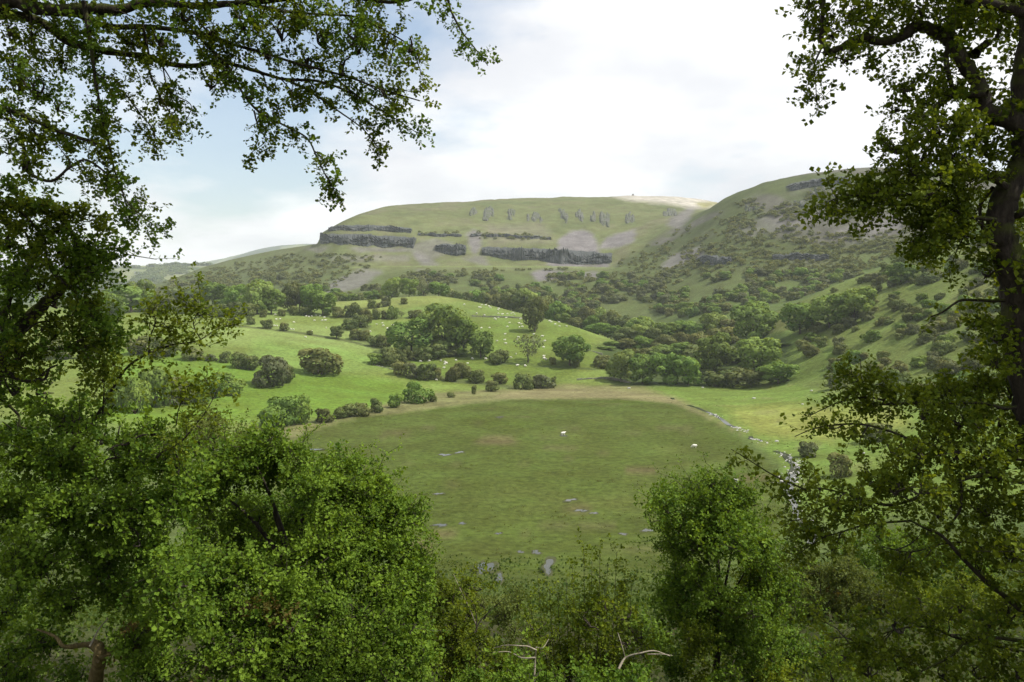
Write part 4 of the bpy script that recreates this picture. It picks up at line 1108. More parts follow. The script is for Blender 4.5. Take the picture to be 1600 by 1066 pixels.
def stone_field(name, pts, lab, mat, kind='stuff', cat=None, parent=None):
    Vs = []; Fs = []; n = 0
    for (x, y, z, s) in pts:
        V0, f = ROCK[rs_.integers(5)]
        a = rs_.random() * 6.28
        sc_ = s * np.array([rs_.uniform(0.7, 1.4), rs_.uniform(0.7, 1.2), rs_.uniform(0.45, 0.8)])
        v = V0 * sc_
        v = np.stack([v[:, 0] * math.cos(a) - v[:, 1] * math.sin(a) + x, v[:, 0] * math.sin(a) + v[:, 1] * math.cos(a) + y, v[:, 2] + z], -1)
        Vs.append(v); Fs.append(f + n); n += len(v)
    o = link(name, mesh_np(name, np.concatenate(Vs), np.concatenate(Fs), smooth=False), mat, parent=parent)
    if kind: o['kind'] = kind
    if lab: o['label'] = lab
    if cat: o['category'] = cat
    return o
pts = []
for _ in range(420):
    k = int(np.clip(rs_.choice([rs_.normal(150, 16), rs_.normal(150, 20), rs_.normal(62, 20), rs_.uniform(30, 235)]), 0, 239))
    off = rs_.normal(0, 0.9) * wid[k]
    x, y = spl[k, :2] + nrm[k] * off + rs_.normal(0, 0.3, 2)
    if k < 110 and vnoise(np.array([k / 9.0]), np.array([0.0]), 33)[0] < 0.45: continue
    pts.append((x, y, float(gz(x, y)) + 0.03, abs(rs_.normal(0, 0.17)) + 0.08))
stone_field('stream_stones', pts, 'pale stones lining the bed of the stream', M['stone'], cat='stones')
for px, py, s, lab in [(1342, 637, 0.9, 'large pale boulder on the grass under the scrub slope'), (1341, 642, 0.55, 'small boulder at the foot of the large pale one'), (1254, 632, 0.4, 'white stone by the sheep track'), (1178, 623, 0.6, 'stone block at the spring above the stream'), (1268, 611, 0.5, 'grey stone beside the isolated bush'), (983, 607, 0.7, 'pale stone by the ruined wall'), (1214, 690, 0.5, 'stone on the grass beside the stream bend'), (1348, 709, 0.5, 'stone on the grass under the dark bush'), (1272, 815, 0.45, 'grey boulder beside the lower stream'), (1098, 606, 0.5, 'stone in front of the low thicket')]:
    h = hit(px, py, 60); V0, f = rock(np.random.default_rng(int(px)), 0.12, 10, 7)
    o = link('boulder', mesh_np('boulder', V0 * np.array([s * 1.3, s, s * 0.7]), f, smooth=False), M['stone'], loc=(h[0], h[1], h[2] + 0.2 * s)); tag(o, lab, 'boulder')
def wall(pix, lab, hgt=0.9):
    p = np.array([hit(a, b, 60) for a, b in pix]); p = catmull(p, 200)
    L = np.concatenate([[0], np.cumsum(np.linalg.norm(np.diff(p[:, :2], axis=0), axis=1))])
    pts = []
    for d in np.arange(0, L[-1], 0.55):
        x, y = np.interp(d, L, p[:, 0]), np.interp(d, L, p[:, 1]); hh = hgt * (0.45 + 0.75 * vnoise(np.array([d / 5]), np.array([1.0]), 3)[0])
        for z in np.arange(0.1, hh, 0.32):
            pts.append((x + rs_.normal(0, 0.14), y + rs_.normal(0, 0.14), float(gz(x, y)) + z, rs_.uniform(0.22, 0.40)))
    e = empty('stone_wall', tuple(p[0])); tag(e, lab, 'wall')
    stone_field('stonework', pts, None, M['wall_stone'], 'stuff', None, parent=e)
wall([(902, 594), (930, 592), (960, 594), (985, 599)], 'ruined dry stone wall in front of the valley wood', 1.0)
wall([(912, 545), (925, 549), (942, 555)], 'short stretch of pale wall under the field edge trees', 0.8)
wall([(738, 494.5), (770, 495.5), (812, 497)], 'low wall crossing the knoll field', 0.8)
wall([(585, 571), (600, 574), (614, 578)], 'fallen wall stones between two hedge bushes', 0.7)
# rushes and tussocks over the bog, its margin and the grass by the stream
rr_ = np.random.default_rng(88)
n = 4500
px_ = rr_.uniform(380, 1480, n); D_ = 1 / rr_.uniform(1 / 430, 1 / 138, n)
X_ = (px_ - CX) / FPX * D_
cl_ = fbm(X_ / 16, D_ / 13, 3, 131) + 0.35 * rr_.normal(size=n)
kp = cl_ > 0.3
X_, D_ = X_[kp], D_[kp]; n = len(X_)
Z_ = gz(X_, D_); nb = 5
ba = np.stack([X_, D_, Z_], -1)[:, None] + rr_.normal(size=(n, nb, 3)) * np.array([0.28, 0.28, 0.0])
up = np.array([0, 0, 1.0]) * rr_.uniform(0.10, 0.28, (n, nb, 1)) + rr_.normal(size=(n, nb, 3)) * np.array([0.16, 0.16, 0])
sd = unit(rr_.normal(size=(n, nb, 3)) * np.array([1, 1, 0.0])) * 0.10
Q = np.stack([ba - sd, ba + sd, ba + up + sd * 0.4, ba + up - sd * 0.4], 2).reshape(-1, 4, 3)
ti = np.clip(np.repeat(0.35 + 0.5 * fbm(X_ / 40, D_ / 40, 2, 141), nb) + 0.2 * rr_.normal(size=n * nb), 0, 1)
o = link('rushes', quads_mesh('rushes', Q, ti, M['rush']))
tag(o, 'tufts of rush and coarse grass dotted over the bog', 'rushes', kind='stuff')
# gate post on the knoll wall
h = hit(755, 495, 100); e = empty('wooden_post', tuple(h)); tag(e, 'dark wooden post standing on the knoll wall line', 'post')
a = Acc(); a.tube([(0, 0, -0.3), (0.02, 0, 0.9), (0.05, 0.02, 1.9)], [0.22, 0.2, 0.16], 8, np.random.default_rng(4), 0.08); link('post', a.mesh('post'), M['timber'], parent=e, loc=(0, 0, 0))
a = Acc(); a.tube([(0.0, 0, 1.2), (0.5, 0.1, 1.25), (1.3, 0.1, 1.1)], [0.09, 0.08, 0.07], 6); link('rail', a.mesh('rail'), M['timber'], parent=e, loc=(0, 0, 0))
# summit cairn
sk = P(989, 303.5, 1830); sk[2] = gz(sk[0], sk[1]); e = empty('cairn', tuple(sk)); tag(e, 'small stone cairn on the pale summit skyline', 'cairn')
stone_field('stonework', [(sk[0] + rs_.normal(0, 1.8 * (1 - z / 5)), sk[1] + rs_.normal(0, 1.2), sk[2] + z, 0.9) for z in np.linspace(0, 4, 40)], None, M['wall_stone'], 'stuff', None, parent=e)
# white farmhouse across the valley
h = hit(214, 428, 2300)
if h is not None:
    e = empty('farmhouse', tuple(h)); tag(e, 'tiny white farmhouse among trees across the valley', 'house')
    w, d, z = 9, 4.5, 6.5
    box = lambda x0, x1, y0, y1, z0, z1: (np.array([(x, y, q) for q in (z0, z1) for y in (y0, y1) for x in (x0, x1)], float), np.array([(0, 1, 3, 2), (4, 6, 7, 5), (0, 4, 5, 1), (2, 3, 7, 6), (0, 2, 6, 4), (1, 5, 7, 3)]))
    link('wall', mesh_np('wall', *box(-w, w, -d, d, -2, z), smooth=False), M['whitewash'], e, (0, 0, 0))
    rv = np.array([(-w - .4, -d - .4, z), (w + .4, -d - .4, z), (-w - .4, d + .4, z), (w + .4, d + .4, z), (-w - .4, 0, z + 4), (w + .4, 0, z + 4)])
    ro = link('roof', mesh_np('roof', rv, [np.array([(0, 1, 5, 4), (2, 4, 5, 3), (0, 2, 3, 1)]), np.array([(0, 4, 2), (1, 3, 5)])], smooth=False), M['slate'], e, (0, 0, 0))
    link('chimney', mesh_np('chimney', *box(w - 2, w - .6, -.7, .7, z + 2, z + 5.5), smooth=False), M['whitewash'], ro, (0, 0, 0))
    for x in (-6, -2, 2, 6):
        link('window', mesh_np('window', *box(x - .6, x + .6, -d - .08, -d + .1, 3.5, 5), smooth=False), M['slate'], e, (0, 0, 0))
# ------------------------------------------------------------------ foreground trees
rf = np.random.default_rng(2024)
def spray(seed, length, n_nodes, side, leaf, per=3):
    """one leafy twig along +Z: leaf quads, their tints, twig segments as thin prisms"""
    r = np.random.default_rng(seed)
    leaves = []; tubes = []
    def grow(p0, d0, L, nn, lvl):
        p = np.array(p0, float); d = unit(np.array(d0, float)); path = [p.copy()]
        for i in range(nn):
            d = unit(d + r.normal(0, 0.22, 3)); p = p + d * L / nn; path.append(p.copy())
            for _ in range(per if lvl else per - 1 + (r.random() < 0.5)):
                o = unit(r.normal(size=3)); o = unit(o - d * (o @ d) * 0.7 + d * 0.35)
                s = leaf * r.uniform(0.65, 1.25)
                w = unit(np.cross(o, r.normal(size=3) * 0.6 + np.array([0.2, 0.9, 0.3]))); nrm = np.cross(o, w)
                b0 = p + o * s * 0.18
                fold = nrm * s * 0.16
                leaves.append([b0, b0 + o * s * 0.52 + w * s * 0.42 + fold, b0 + o * s, b0 + o * s * 0.52 - w * s * 0.42 + fold])
            if lvl == 0 and i > 0 and r.random() < side:
                sd = unit(d * 0.6 + r.normal(0, 0.7, 3)); grow(p, sd, L * r.uniform(0.25, 0.5), max(2, nn // 2), 1)
        tubes.append((np.array(path), L * (0.011 if lvl == 0 else 0.009)))
    grow((0, 0, 0), (0, 0, 1), length, n_nodes, 0)
    Q = np.array(leaves)
    acc = Acc()
    for pth, rad in tubes:
        pk = pth[[0, len(pth) // 2, -1]] if len(pth) > 4 else pth[[0, -1]]
        acc.tube(pk, np.linspace(rad, rad * 0.45, len(pk)), 3)
    return Q, 0.15 + 0.7 * r.random(len(Q)), np.concatenate(acc.V), np.concatenate(acc.q)
SPR = {'s': [spray(1000 + i, 0.15, 5, 0.35, 0.030, 3) for i in range(7)],          # short, on the near limbs
       'm': [spray(1020 + i, 0.26, 6, 0.6, 0.033, 3) for i in range(7)],           # bush twigs
       'b': [spray(1040 + i, 0.13, 4, 0.3, 0.032, 2) for i in range(5)],           # sparse, rosettes
       'u': [spray(1060 + i, 0.55, 11, 0.35, 0.034, 2) for i in range(5)]}         # long upright shoots
class Tree:
    def __init__(s, name, label, cat, base, group=None):
        s.e = empty(name, base); tag(s.e, label, cat, group)
        s.items = {}; s.twigs = Acc(); s.limbs = []
    def limb(s, pix, D, r0, r1, mat='bark_moss', name='branch', sides=9, n=None, knob=0.05, world=False):
        """pix: (px,py) or (px,py,depth); r in metres"""
        pts = np.array([q if world else P(q[0], q[1], q[2] if len(q) > 2 else D) for q in pix], float)
        if not world:      # a little wander in depth
            k = len(pts); pts[:, 1] += 0.02 * D * fbm(np.linspace(0, 3, k), np.full(k, rf.random() * 50), 2, 7)
        n = n or max(12, 5 * len(pts))
        c = catmull(pts, n)
        rad = r0 + (r1 - r0) * np.linspace(0, 1, n) ** 0.8
        rad = rad * (1 + 0.10 * (vnoise(np.linspace(0, n / 3, n), np.zeros(n), int(rf.integers(999))) - 0.5) * 2)
        c = c + rf.normal(0, 0.05, c.shape) * rad[:, None]
        a = Acc(); a.tube(c, rad, sides, rf, knob)
        link(name, a.mesh(name), M[mat], parent=s.e)
        s.limbs.append((c, rad))
        return c
    def sprays(s, pos, dirs, fam, scale, mat, tshift=0.0):
        key = mat
        L = s.items.setdefault(key, ([], []))
        pos = np.asarray(pos); dirs = unit(np.asarray(dirs))
        n = len(pos); fams = SPR[fam]
        pick = rf.integers(len(fams), size=n)
        sc = scale * rf.uniform(0.75, 1.25, n)
        rv = rf.normal(size=(n, 3)); xa = unit(np.cross(dirs, rv)); ya = np.cross(dirs, xa)
        R = np.stack([xa, ya, dirs], -1) * sc[:, None, None]
        for k in range(len(fams)):
            m_ = np.where(pick == k)[0]
            if not len(m_): continue
            Q, ti, TV, TQ = fams[k]
            b_ = np.einsum('nij,lj->nli', R[m_], Q[:, 0]) + pos[m_][:, None]
            o_ = np.einsum('nij,lj->nli', R[m_], Q[:, 2] - Q[:, 0])
            s_ = np.linalg.norm(o_, axis=-1, keepdims=True); o_ = o_ / s_
            w_ = unit(np.cross(o_, rf.normal(size=o_.shape) * 0.55 + np.array([0.25, -0.15, 0.8]))); f_ = np.cross(w_, o_)
            f_ = np.where(f_[..., 2:] < 0, -f_, f_) * s_ * 0.15
            mid_ = b_ + o_ * s_ * 0.52
            W_ = np.stack([b_, mid_ + w_ * s_ * 0.42 + f_, b_ + o_ * s_, mid_ - w_ * s_ * 0.42 + f_], 2)
            L[0].append(W_.reshape(-1, 4, 3)); L[1].append(np.clip(ti[None] + tshift + rf.uniform(-0.26, 0.26, (len(m_), 1)), 0, 1).ravel())
            V_ = np.einsum('nij,vj->nvi', R[m_], TV) + pos[m_][:, None]
            nv = len(TV)
            f_ = (TQ[None] + (np.arange(len(m_)) * nv)[:, None, None]).reshape(-1, 4)
            s.twigs.add(V_.reshape(-1, 3), f_)
    def along(s, c, t0, t1, n, fam, scale, mat, out=0.8, fwd=0.7, grav=0.2, spread=0.0, tshift=0.0):
        """twigs along a limb"""
        k = np.clip(rf.uniform(t0, t1, n) * (len(c) - 1), 0, len(c) - 1.001); i = k.astype(int); f = (k - i)[:, None]
        p = c[i] * (1 - f) + c[i + 1] * f
        tgt = unit(c[np.minimum(i + 1, len(c) - 1)] - c[i])
        d = fwd * tgt + out * unit(rf.normal(size=(n, 3))) + np.array([0, 0, -grav])
        s.sprays(p + rf.normal(0, 1, (n, 3)) * spread, d, fam, scale, mat, tshift)
    def side_twigs(s, c, t0, t1, n, L, fam, scale, mat, per=7, grav=0.25, rad=0.005, out=0.9, fwd=0.6, up=0.0):
        """bare side twigs that bear sprays"""
        for _ in range(n):
            k = int(rf.uniform(t0, t1) * (len(c) - 2)); p = c[k].copy(); d = unit(unit(c[k + 1] - c[k]) * fwd + out * unit(rf.normal(size=3)) + np.array([0, 0, up]))
            path = [p.copy()]; l = L * rf.uniform(0.5, 1.3)
            for q in range(6):
                d = unit(d + rf.normal(0, 0.16, 3) + np.array([0, 0, -grav * 0.25])); p = p + d * l / 6; path.append(p.copy())
            path = catmull(path, 13)
            s.twigs.tube(path, np.linspace(rad, rad * 0.35, 13), 4)
            s.along(path, 0.2, 1.0, per, fam, scale, mat, 0.8, 0.8, grav * 0.4)
    def mass(s, px, py, D, rpx, n, fam='m', scale=1.0, mat='leaf_near', depth=1.0, flat=0.8, grav=0.1, hub=None, tshift=0.0, shell=0.55, stems=8):
        """a leafy clump: twigs reaching outward from a hub branch"""
        if fam == 'm' and rpx > 24 and rpx < 60:      # a loose bunch of smaller tufts
            for k in range(4):
                a_, q_ = rf.random() * 6.28, rf.random() ** 0.6 * 0.72
                s.mass(px + rpx * q_ * math.cos(a_), py + rpx * q_ * min(0.85, flat * 1.15) * math.sin(a_), D * (1 + 0.022 * rf.normal()), min(23.9, rpx * rf.uniform(0.42, 0.6)), max(4, int(n / 4 * rf.uniform(0.6, 1.25))), fam, scale * rf.uniform(0.85, 1.2), mat, depth * 1.3, flat, grav, hub, tshift + rf.normal(0, 0.12), shell * 0.6, max(2, stems // 2))
            return
        c = P(px, py, D); r = rpx * D / FPX
        u = unit(rf.normal(size=(n, 3)))
        rr = (shell + (1 - shell) * rf.random(n)) * (1 + 0.25 * rf.normal(size=n))
        p = c + u * rr[:, None] * np.array([r, r * depth, r * flat])
        ln = 0.15 if fam in 'sb' else (0.26 if fam == 'm' else 0.5)
        d = u + 0.55 * unit(rf.normal(size=(n, 3))) + np.array([0, 0, 0.25 - grav])
        p = p - unit(d) * ln * scale * 0.6
        s.sprays(p, d, fam, scale, mat, tshift)
        h = np.array(hub, float) if hub is not None else c - np.array([0, 0, r * 0.6])
        for i in range(min(stems, n)):
            mid = (h + p[i]) / 2 + rf.normal(0, 0.12, 3) * r
            s.twigs.tube(catmull([h, mid, p[i]], 7), np.linspace(0.006, 0.0025, 7) * (1 + D / 12), 4)
    def done(s, bark='bark'):
        for mat, (Q, ti) in s.items.items():
            Q = np.concatenate(Q); ti = np.concatenate(ti)
            link('crown', quads_mesh('crown', Q, ti, M[mat]), parent=s.e)
            COUNT[0] += len(Q) * 2
        if s.twigs.n:
            me_ = s.twigs.mesh('twigs'); COUNT[0] += 2 * len(me_.polygons)
            link('twigs', me_, M[bark], parent=s.e)
COUNT = [0]
def foot(px, D):
    x = (px - CX) / FPX * D
    return (x, D, float(gz(x, D)))

# --- tree A: old hawthorn at the left, boughs arching over the top of the view
A = Tree('hawthorn_tree', 'old hawthorn whose mossy boughs arch over the sky at the left', 'tree', foot(-260, 4.7))
fA = foot(-260, 4.7); jA = P(-40, 20, 5.0)
A.limb([fA, (fA[0] + 0.05, fA[1], fA[2] + 1.0), (fA[0] + 0.2, fA[1] + 0.1, fA[2] + 2.2), tuple(P(-90, 160, 4.9)), tuple(jA), tuple(P(-10, -60, 5.1)), tuple(P(20, -260, 5.3))], 0, 0.20, 0.06, name='trunk', sides=12, world=True)
LA = {}
LA[1] = A.limb([(-40, 20), (20, 3), (50, 13), (100, 20), (150, 18), (185, 17), (220, 5), (250, 2), (304, 5), (371, 3), (435, 0), (520, -8), (620, 4), (690, -25)], 5.0, 0.048, 0.010)
LA[2] = A.limb([(-30, 25), (20, 27), (60, 34), (88, 50), (111, 67), (169, 79), (220, 84), (256, 96), (297, 100), (337, 93), (388, 105), (440, 122), (500, 128), (560, 150)], 5.1, 0.034, 0.006)
LA[3] = A.limb([(120, 22), (165, 40), (219, 39), (270, 42), (320, 50), (365, 67), (405, 79), (456, 96), (540, 118), (600, 140), (655, 156)], 5.0, 0.020, 0.004)
LA[4] = A.limb([(128, 0), (135, 34), (145, 78), (152, 125), (162, 189), (169, 230), (179, 270), (189, 304), (196, 344)], 4.8, 0.015, 0.003)
LA[5] = A.limb([(-60, 150), (0, 169), (34, 179), (84, 202), (135, 219), (169, 230)], 4.8, 0.020, 0.008)
LA[6] = A.limb([(304, 50), (331, 78), (358, 105), (375, 138), (405, 175), (449, 199), (483, 219), (500, 253), (516, 287), (529, 299)], 5.0, 0.012, 0.0025)
LA[7] = A.limb([(228, 42), (233, 80), (236, 110), (246, 145), (265, 175), (290, 213)], 5.0, 0.009, 0.0025)
LA[8] = A.limb([(20, 200), (34, 235), (42, 265), (81, 284), (115, 263), (140, 252), (165, 268), (172, 276)], 4.8, 0.012, 0.005)
LA[9] = A.limb([(371, 5), (430, 18), (500, 25), (560, 30), (620, 60), (655, 82)], 5.2, 0.012, 0.003)
LA[10] = A.limb([(620, -20), (690, -10), (705, 18), (722, 50), (745, 80), (762, 102)], 4.9, 0.010, 0.0025)
LA[11] = A.limb([(440, 122), (480, 140), (530, 175), (570, 205), (598, 240)], 5.1, 0.009, 0.0025)
LA[12] = A.limb([(520, 118), (560, 150), (610, 180), (650, 207)], 5.05, 0.008, 0.0025)
LA[13] = A.limb([(400, 175), (405, 200), (415, 220), (396, 242)], 5.0, 0.006, 0.0022)
LA[14] = A.limb([(189, 304), (205, 320), (225, 340), (244, 358)], 4.8, 0.005, 0.002)
LA[15] = A.limb([(152, 125), (185, 140), (215, 175), (240, 205), (242, 230)], 4.9, 0.007, 0.0022)
LA[16] = A.limb([(250, 100), (262, 140), (300, 165), (285, 190)], 5.0, 0.005, 0.002)
for k, n in {1: 36, 2: 60, 3: 80, 4: 80, 5: 36, 6: 64, 7: 40, 8: 22, 9: 70, 10: 34, 11: 44, 12: 40, 13: 20, 14: 26, 15: 38, 16: 20}.items():
    A.along(LA[k], 0.06, 1.0, int(n * 0.8), 's', 0.75, 'leaf_near_olive' if k % 2 else 'leaf_near', 0.9, 0.6, 0.25, tshift=-0.1)
for k, n, L in ((1, 16, 0.30), (2, 18, 0.30), (3, 18, 0.26), (5, 8, 0.25), (9, 14, 0.24), (6, 6, 0.14), (4, 8, 0.14), (8, 5, 0.15)):
    A.side_twigs(LA[k], 0.1, 1.0, int(n * 0.7), L, 's', 0.75, 'leaf_near_olive', 6, 0.9)
for px, py, r, n in [(30, 90, 45, 60), (60, 130, 40, 50), (20, 180, 35, 40), (95, 90, 35, 42), (15, 40, 30, 30), (120, 45, 28, 34), (150, 85, 24, 30), (155, 165, 20, 26), (160, 205, 18, 26), (60, 215, 30, 34), (105, 225, 20, 22), (40, 255, 22, 22), (15, 225, 26, 26), (160, 120, 16, 18), (200, 60, 22, 14), (290, 20, 24, 26), (330, 38, 32, 40), (380, 28, 36, 48), (440, 40, 42, 60), (500, 50, 38, 55), (555, 45, 34, 45), (600, 55, 24, 28), (420, 78, 26, 30), (480, 92, 32, 42), (535, 102, 28, 34), (560, 72, 24, 28), (600, 140, 16, 18), (250, 62, 18, 14), (250, 155, 15, 18), (270, 190, 13, 16), (430, 182, 18, 20), (460, 206, 15, 18), (330, 130, 14, 16), (390, 148, 16, 18), (185, 290, 14, 14), (210, 325, 13, 14), (640, 70, 18, 16), (620, 165, 14, 12), (360, 60, 22, 22), (30, 130, 35, 40), (90, 160, 26, 22)]:
    A.mass(px, py, 5.0 + rf.normal(0, 0.25), r * 0.85, int(n * (0.5 if px < 200 else 0.36)), 's', 0.75, 'leaf_near' if rf.random() < 0.5 else 'leaf_near_olive', 1.4, 0.9, 0.2, tshift=-0.1, stems=5)
for px, py, r, n in [(60, -90, 120, 90), (260, -110, 130, 90), (460, -100, 120, 80), (620, -90, 90, 50), (160, -260, 150, 80), (380, -270, 150, 80), (-100, -60, 110, 80), (-160, 120, 90, 70), (-120, 260, 70, 50)]:
    A.mass(px, py, 5.0 + rf.normal(0, 0.5), r, n, 'm', 1.0, 'leaf_near', 1.5, 0.7, stems=10)  # crown above and beside the view, added to shade the foreground
A.done()

# --- tree B: hawthorn standing at the left edge, in front of the pasture
fB = foot(-120, 5.6)
B = Tree('hawthorn_tree', 'leaning hawthorn at the left edge with branches hanging before the pasture', 'tree', fB)
B.limb([fB, (fB[0], fB[1], fB[2] + 0.7), tuple(P(-70, 800, 5.6)), tuple(P(-30, 640, 5.6)), tuple(P(8, 547, 5.6)), tuple(P(26, 521, 5.6)), tuple(P(62, 482, 5.6)), tuple(P(94, 452, 5.6)), tuple(P(120, 420, 5.6)), tuple(P(118, 380, 5.6)), tuple(P(100, 340, 5.6))], 0, 0.10, 0.012, name='trunk', sides=10, world=True)
LB_ = {}
LB_[1] = B.limb([(11, 545), (8, 500), (12, 470), (24, 440), (45, 428), (51, 400), (45, 382), (36, 368), (20, 350)], 5.5, 0.026, 0.006)
LB_[2] = B.limb([(-40, 610), (0, 583), (19, 566), (38, 555), (56, 547), (71, 538), (84, 520)], 5.4, 0.026, 0.006)
LB_[3] = B.limb([(68, 542), (84, 546), (103, 544), (128, 532), (140, 525)], 5.4, 0.009, 0.004)
LB_[4] = B.limb([(45, 516), (66, 504), (84, 501), (105, 495), (120, 484)], 5.5, 0.009, 0.003)
LB_[5] = B.limb([(-30, 600), (5, 583), (24, 590), (41, 596), (64, 594), (73, 585), (79, 576), (92, 570)], 5.45, 0.018, 0.006, mat='bark', name='dead_branch')
LB_[6] = B.limb([(76, 405), (86, 424), (105, 442), (116, 454), (131, 472), (133, 495), (130, 518), (131, 532), (146, 555)], 5.4, 0.014, 0.003)
LB_[7] = B.limb([(131, 469), (150, 495), (169, 514), (191, 525)], 5.4, 0.008, 0.0025)
LB_[8] = B.limb([(-50, 300), (0, 313), (15, 321), (30, 328), (45, 339), (58, 356), (69, 371), (76, 384), (80, 410)], 5.3, 0.014, 0.007)
LB_[9] = B.limb([(105, 350), (122, 375), (135, 390), (159, 388), (180, 388), (199, 397), (218, 401), (242, 405)], 5.4, 0.010, 0.002)
LB_[10] = B.limb([(30, 328), (50, 318), (80, 325), (100, 335), (125, 345), (145, 344)], 5.3, 0.008, 0.0025)
LB_[11] = B.limb([(110, 400), (130, 410), (150, 425), (165, 428)], 5.4, 0.007, 0.0025)
LB_[12] = B.limb([(131, 532), (155, 545), (160, 575), (163, 605)], 5.5, 0.006, 0.003)
for k, n in {1: 40, 2: 36, 3: 16, 4: 22, 6: 74, 7: 46, 8: 40, 9: 46, 10: 50, 11: 30, 12: 16}.items():
    B.along(LB_[k], 0.05, 1.0, n, 's', 0.9, 'leaf_near' if k % 2 else 'leaf_near_olive', 0.9, 0.6, 0.2, tshift=-0.05)
for px, py, r, n in [(45, 322, 24, 34), (78, 332, 24, 36), (102, 350, 22, 32), (122, 378, 24, 36), (112, 408, 26, 38), (132, 440, 20, 28), (142, 478, 20, 30), (168, 510, 14, 18), (15, 375, 24, 32), (20, 430, 34, 46), (60, 440, 26, 32), (15, 490, 30, 40), (35, 545, 22, 26), (75, 515, 18, 18), (140, 400, 16, 18), (148, 415, 16, 16), (20, 290, 22, 22), (40, 395, 20, 20), (85, 470, 18, 18), (60, 580, 26, 26), (20, 600, 34, 40), (140, 540, 14, 14), (95, 388, 22, 28), (100, 435, 22, 26), (10, 340, 20, 22), (20, 535, 24, 24)]:
    B.mass(px, py, 5.5 + rf.normal(0, 0.2), r * 0.9, int(n * 0.6), 's', 0.85, 'leaf_near' if rf.random() < 0.6 else 'leaf_near_olive', 1.5, 0.95, 0.1, stems=5)
for px, py, r, n in [(-60, 420, 80, 70), (-90, 560, 90, 70), (-110, 700, 100, 70)]:
    B.mass(px, py, 5.7, r, n, 'm', 1.0, 'leaf_near', 1.4, 0.9)
B.done()

# --- bush C: tangled hawthorn filling the lower left
fC = foot(120, 6.6)
Cc = Tree('hawthorn_bush', 'tangled hawthorn thicket with pale stump filling the lower left', 'bush', fC)
Cc.limb([fC, (fC[0] + .05, fC[1], fC[2] + .5), tuple(P(150, 1060, 6.4)), tuple(P(157, 1020, 6.2)), tuple(P(150, 1006, 6.2))], 0, 0.075, 0.045, 'bark_straw', 'stump', world=True)
Cc.limb([(155, 1022), (140, 1012), (122, 1014), (112, 1002), (95, 988), (62, 980)], 6.2, 0.035, 0.006, 'bark_straw', 'dead_branch')
Cc.limb([(158, 1025), (172, 1022), (184, 1018)], 6.2, 0.028, 0.010, 'bark_straw', 'dead_branch')
Cc.limb([(147, 1005), (152, 985), (165, 970), (172, 962)], 6.2, 0.008, 0.003, 'bark_pale', 'dead_branch')
Cc.limb([(300, 1066), (318, 1050), (332, 1036), (346, 1018)], 6.6, 0.030, 0.018, 'bark_straw', 'branch')
L1 = Cc.limb([(120, 700), (160, 640), (189, 593), (209, 569), (236, 552), (270, 539), (314, 532), (337, 515), (375, 505)], 6.4, 0.016, 0.0025)
L2 = Cc.limb([(236, 552), (234, 530), (246, 502), (240, 488), (246, 474)], 6.4, 0.007, 0.0022)
L3 = Cc.limb([(314, 532), (300, 505), (312, 480), (300, 462)], 6.4, 0.006, 0.002)
L4 = Cc.limb([(246, 715), (258, 704), (287, 687), (307, 664), (324, 643), (335, 620), (344, 600)], 6.0, 0.010, 0.002, 'bark')
L5 = Cc.limb([(150, 650), (163, 610), (165, 590), (160, 560)], 6.2, 0.008, 0.003)
L6 = Cc.limb([(275, 665), (278, 640), (290, 615), (300, 600), (340, 590)], 6.2, 0.005, 0.002)
L7 = Cc.limb([(0, 620), (20, 650), (37, 664), (45, 672)], 6.0, 0.012, 0.006)
for c_, n in ((L1, 46), (L2, 22), (L3, 18), (L4, 18), (L5, 16), (L6, 16)):
    Cc.along(c_, 0.15, 1.0, n, 'b', 1.0, 'leaf_near_olive', 0.8, 0.5, -0.1)
    Cc.side_twigs(c_, 0.2, 1.0, 7, 0.18, 'b', 1.0, 'leaf_near_olive', 4, -0.1, 0.003)
hubC = P(120, 900, 6.6)
for px, py, r, n in [(20, 660, 60, 70), (90, 650, 55, 64), (150, 660, 50, 56), (200, 680, 45, 44), (240, 655, 30, 22), (60, 730, 65, 80), (140, 730, 60, 70), (215, 735, 50, 52), (270, 720, 40, 30), (20, 800, 60, 76), (100, 800, 60, 76), (180, 800, 55, 66), (250, 790, 45, 46), (40, 870, 55, 60), (150, 870, 50, 60), (230, 850, 45, 50), (100, 930, 40, 36), (20, 950, 45, 44), (190, 935, 40, 44), (250, 910, 40, 44), (60, 1010, 36, 26), (210, 1000, 40, 40), (270, 970, 40, 40), (20, 1050, 50, 40), (110, 1060, 30, 16), (240, 1050, 40, 36), (120, 620, 30, 20), (60, 610, 36, 30), (300, 690, 26, 14), (170, 625, 22, 10), (210, 620, 24, 12)]:
    Cc.mass(px, py + (14 if py < 700 else 0), 6.4 + rf.normal(0, 0.35), r * (0.7 if py < 700 else 0.92), int(n * (0.45 if py < 700 else 1.25)), 'm' if r > 34 else 's', 0.95, 'leaf_near', 1.5, 0.75, 0.15, hub=None, tshift=-0.02, stems=6)
for px, py, r, n in [(235, 975, 24, 12), (210, 1015, 20, 8), (260, 940, 22, 8)]:
    Cc.mass(px, py, 6.1, r, n, 's', 1.0, 'leaf_rust', 1.2, 0.7)
Cc.done()

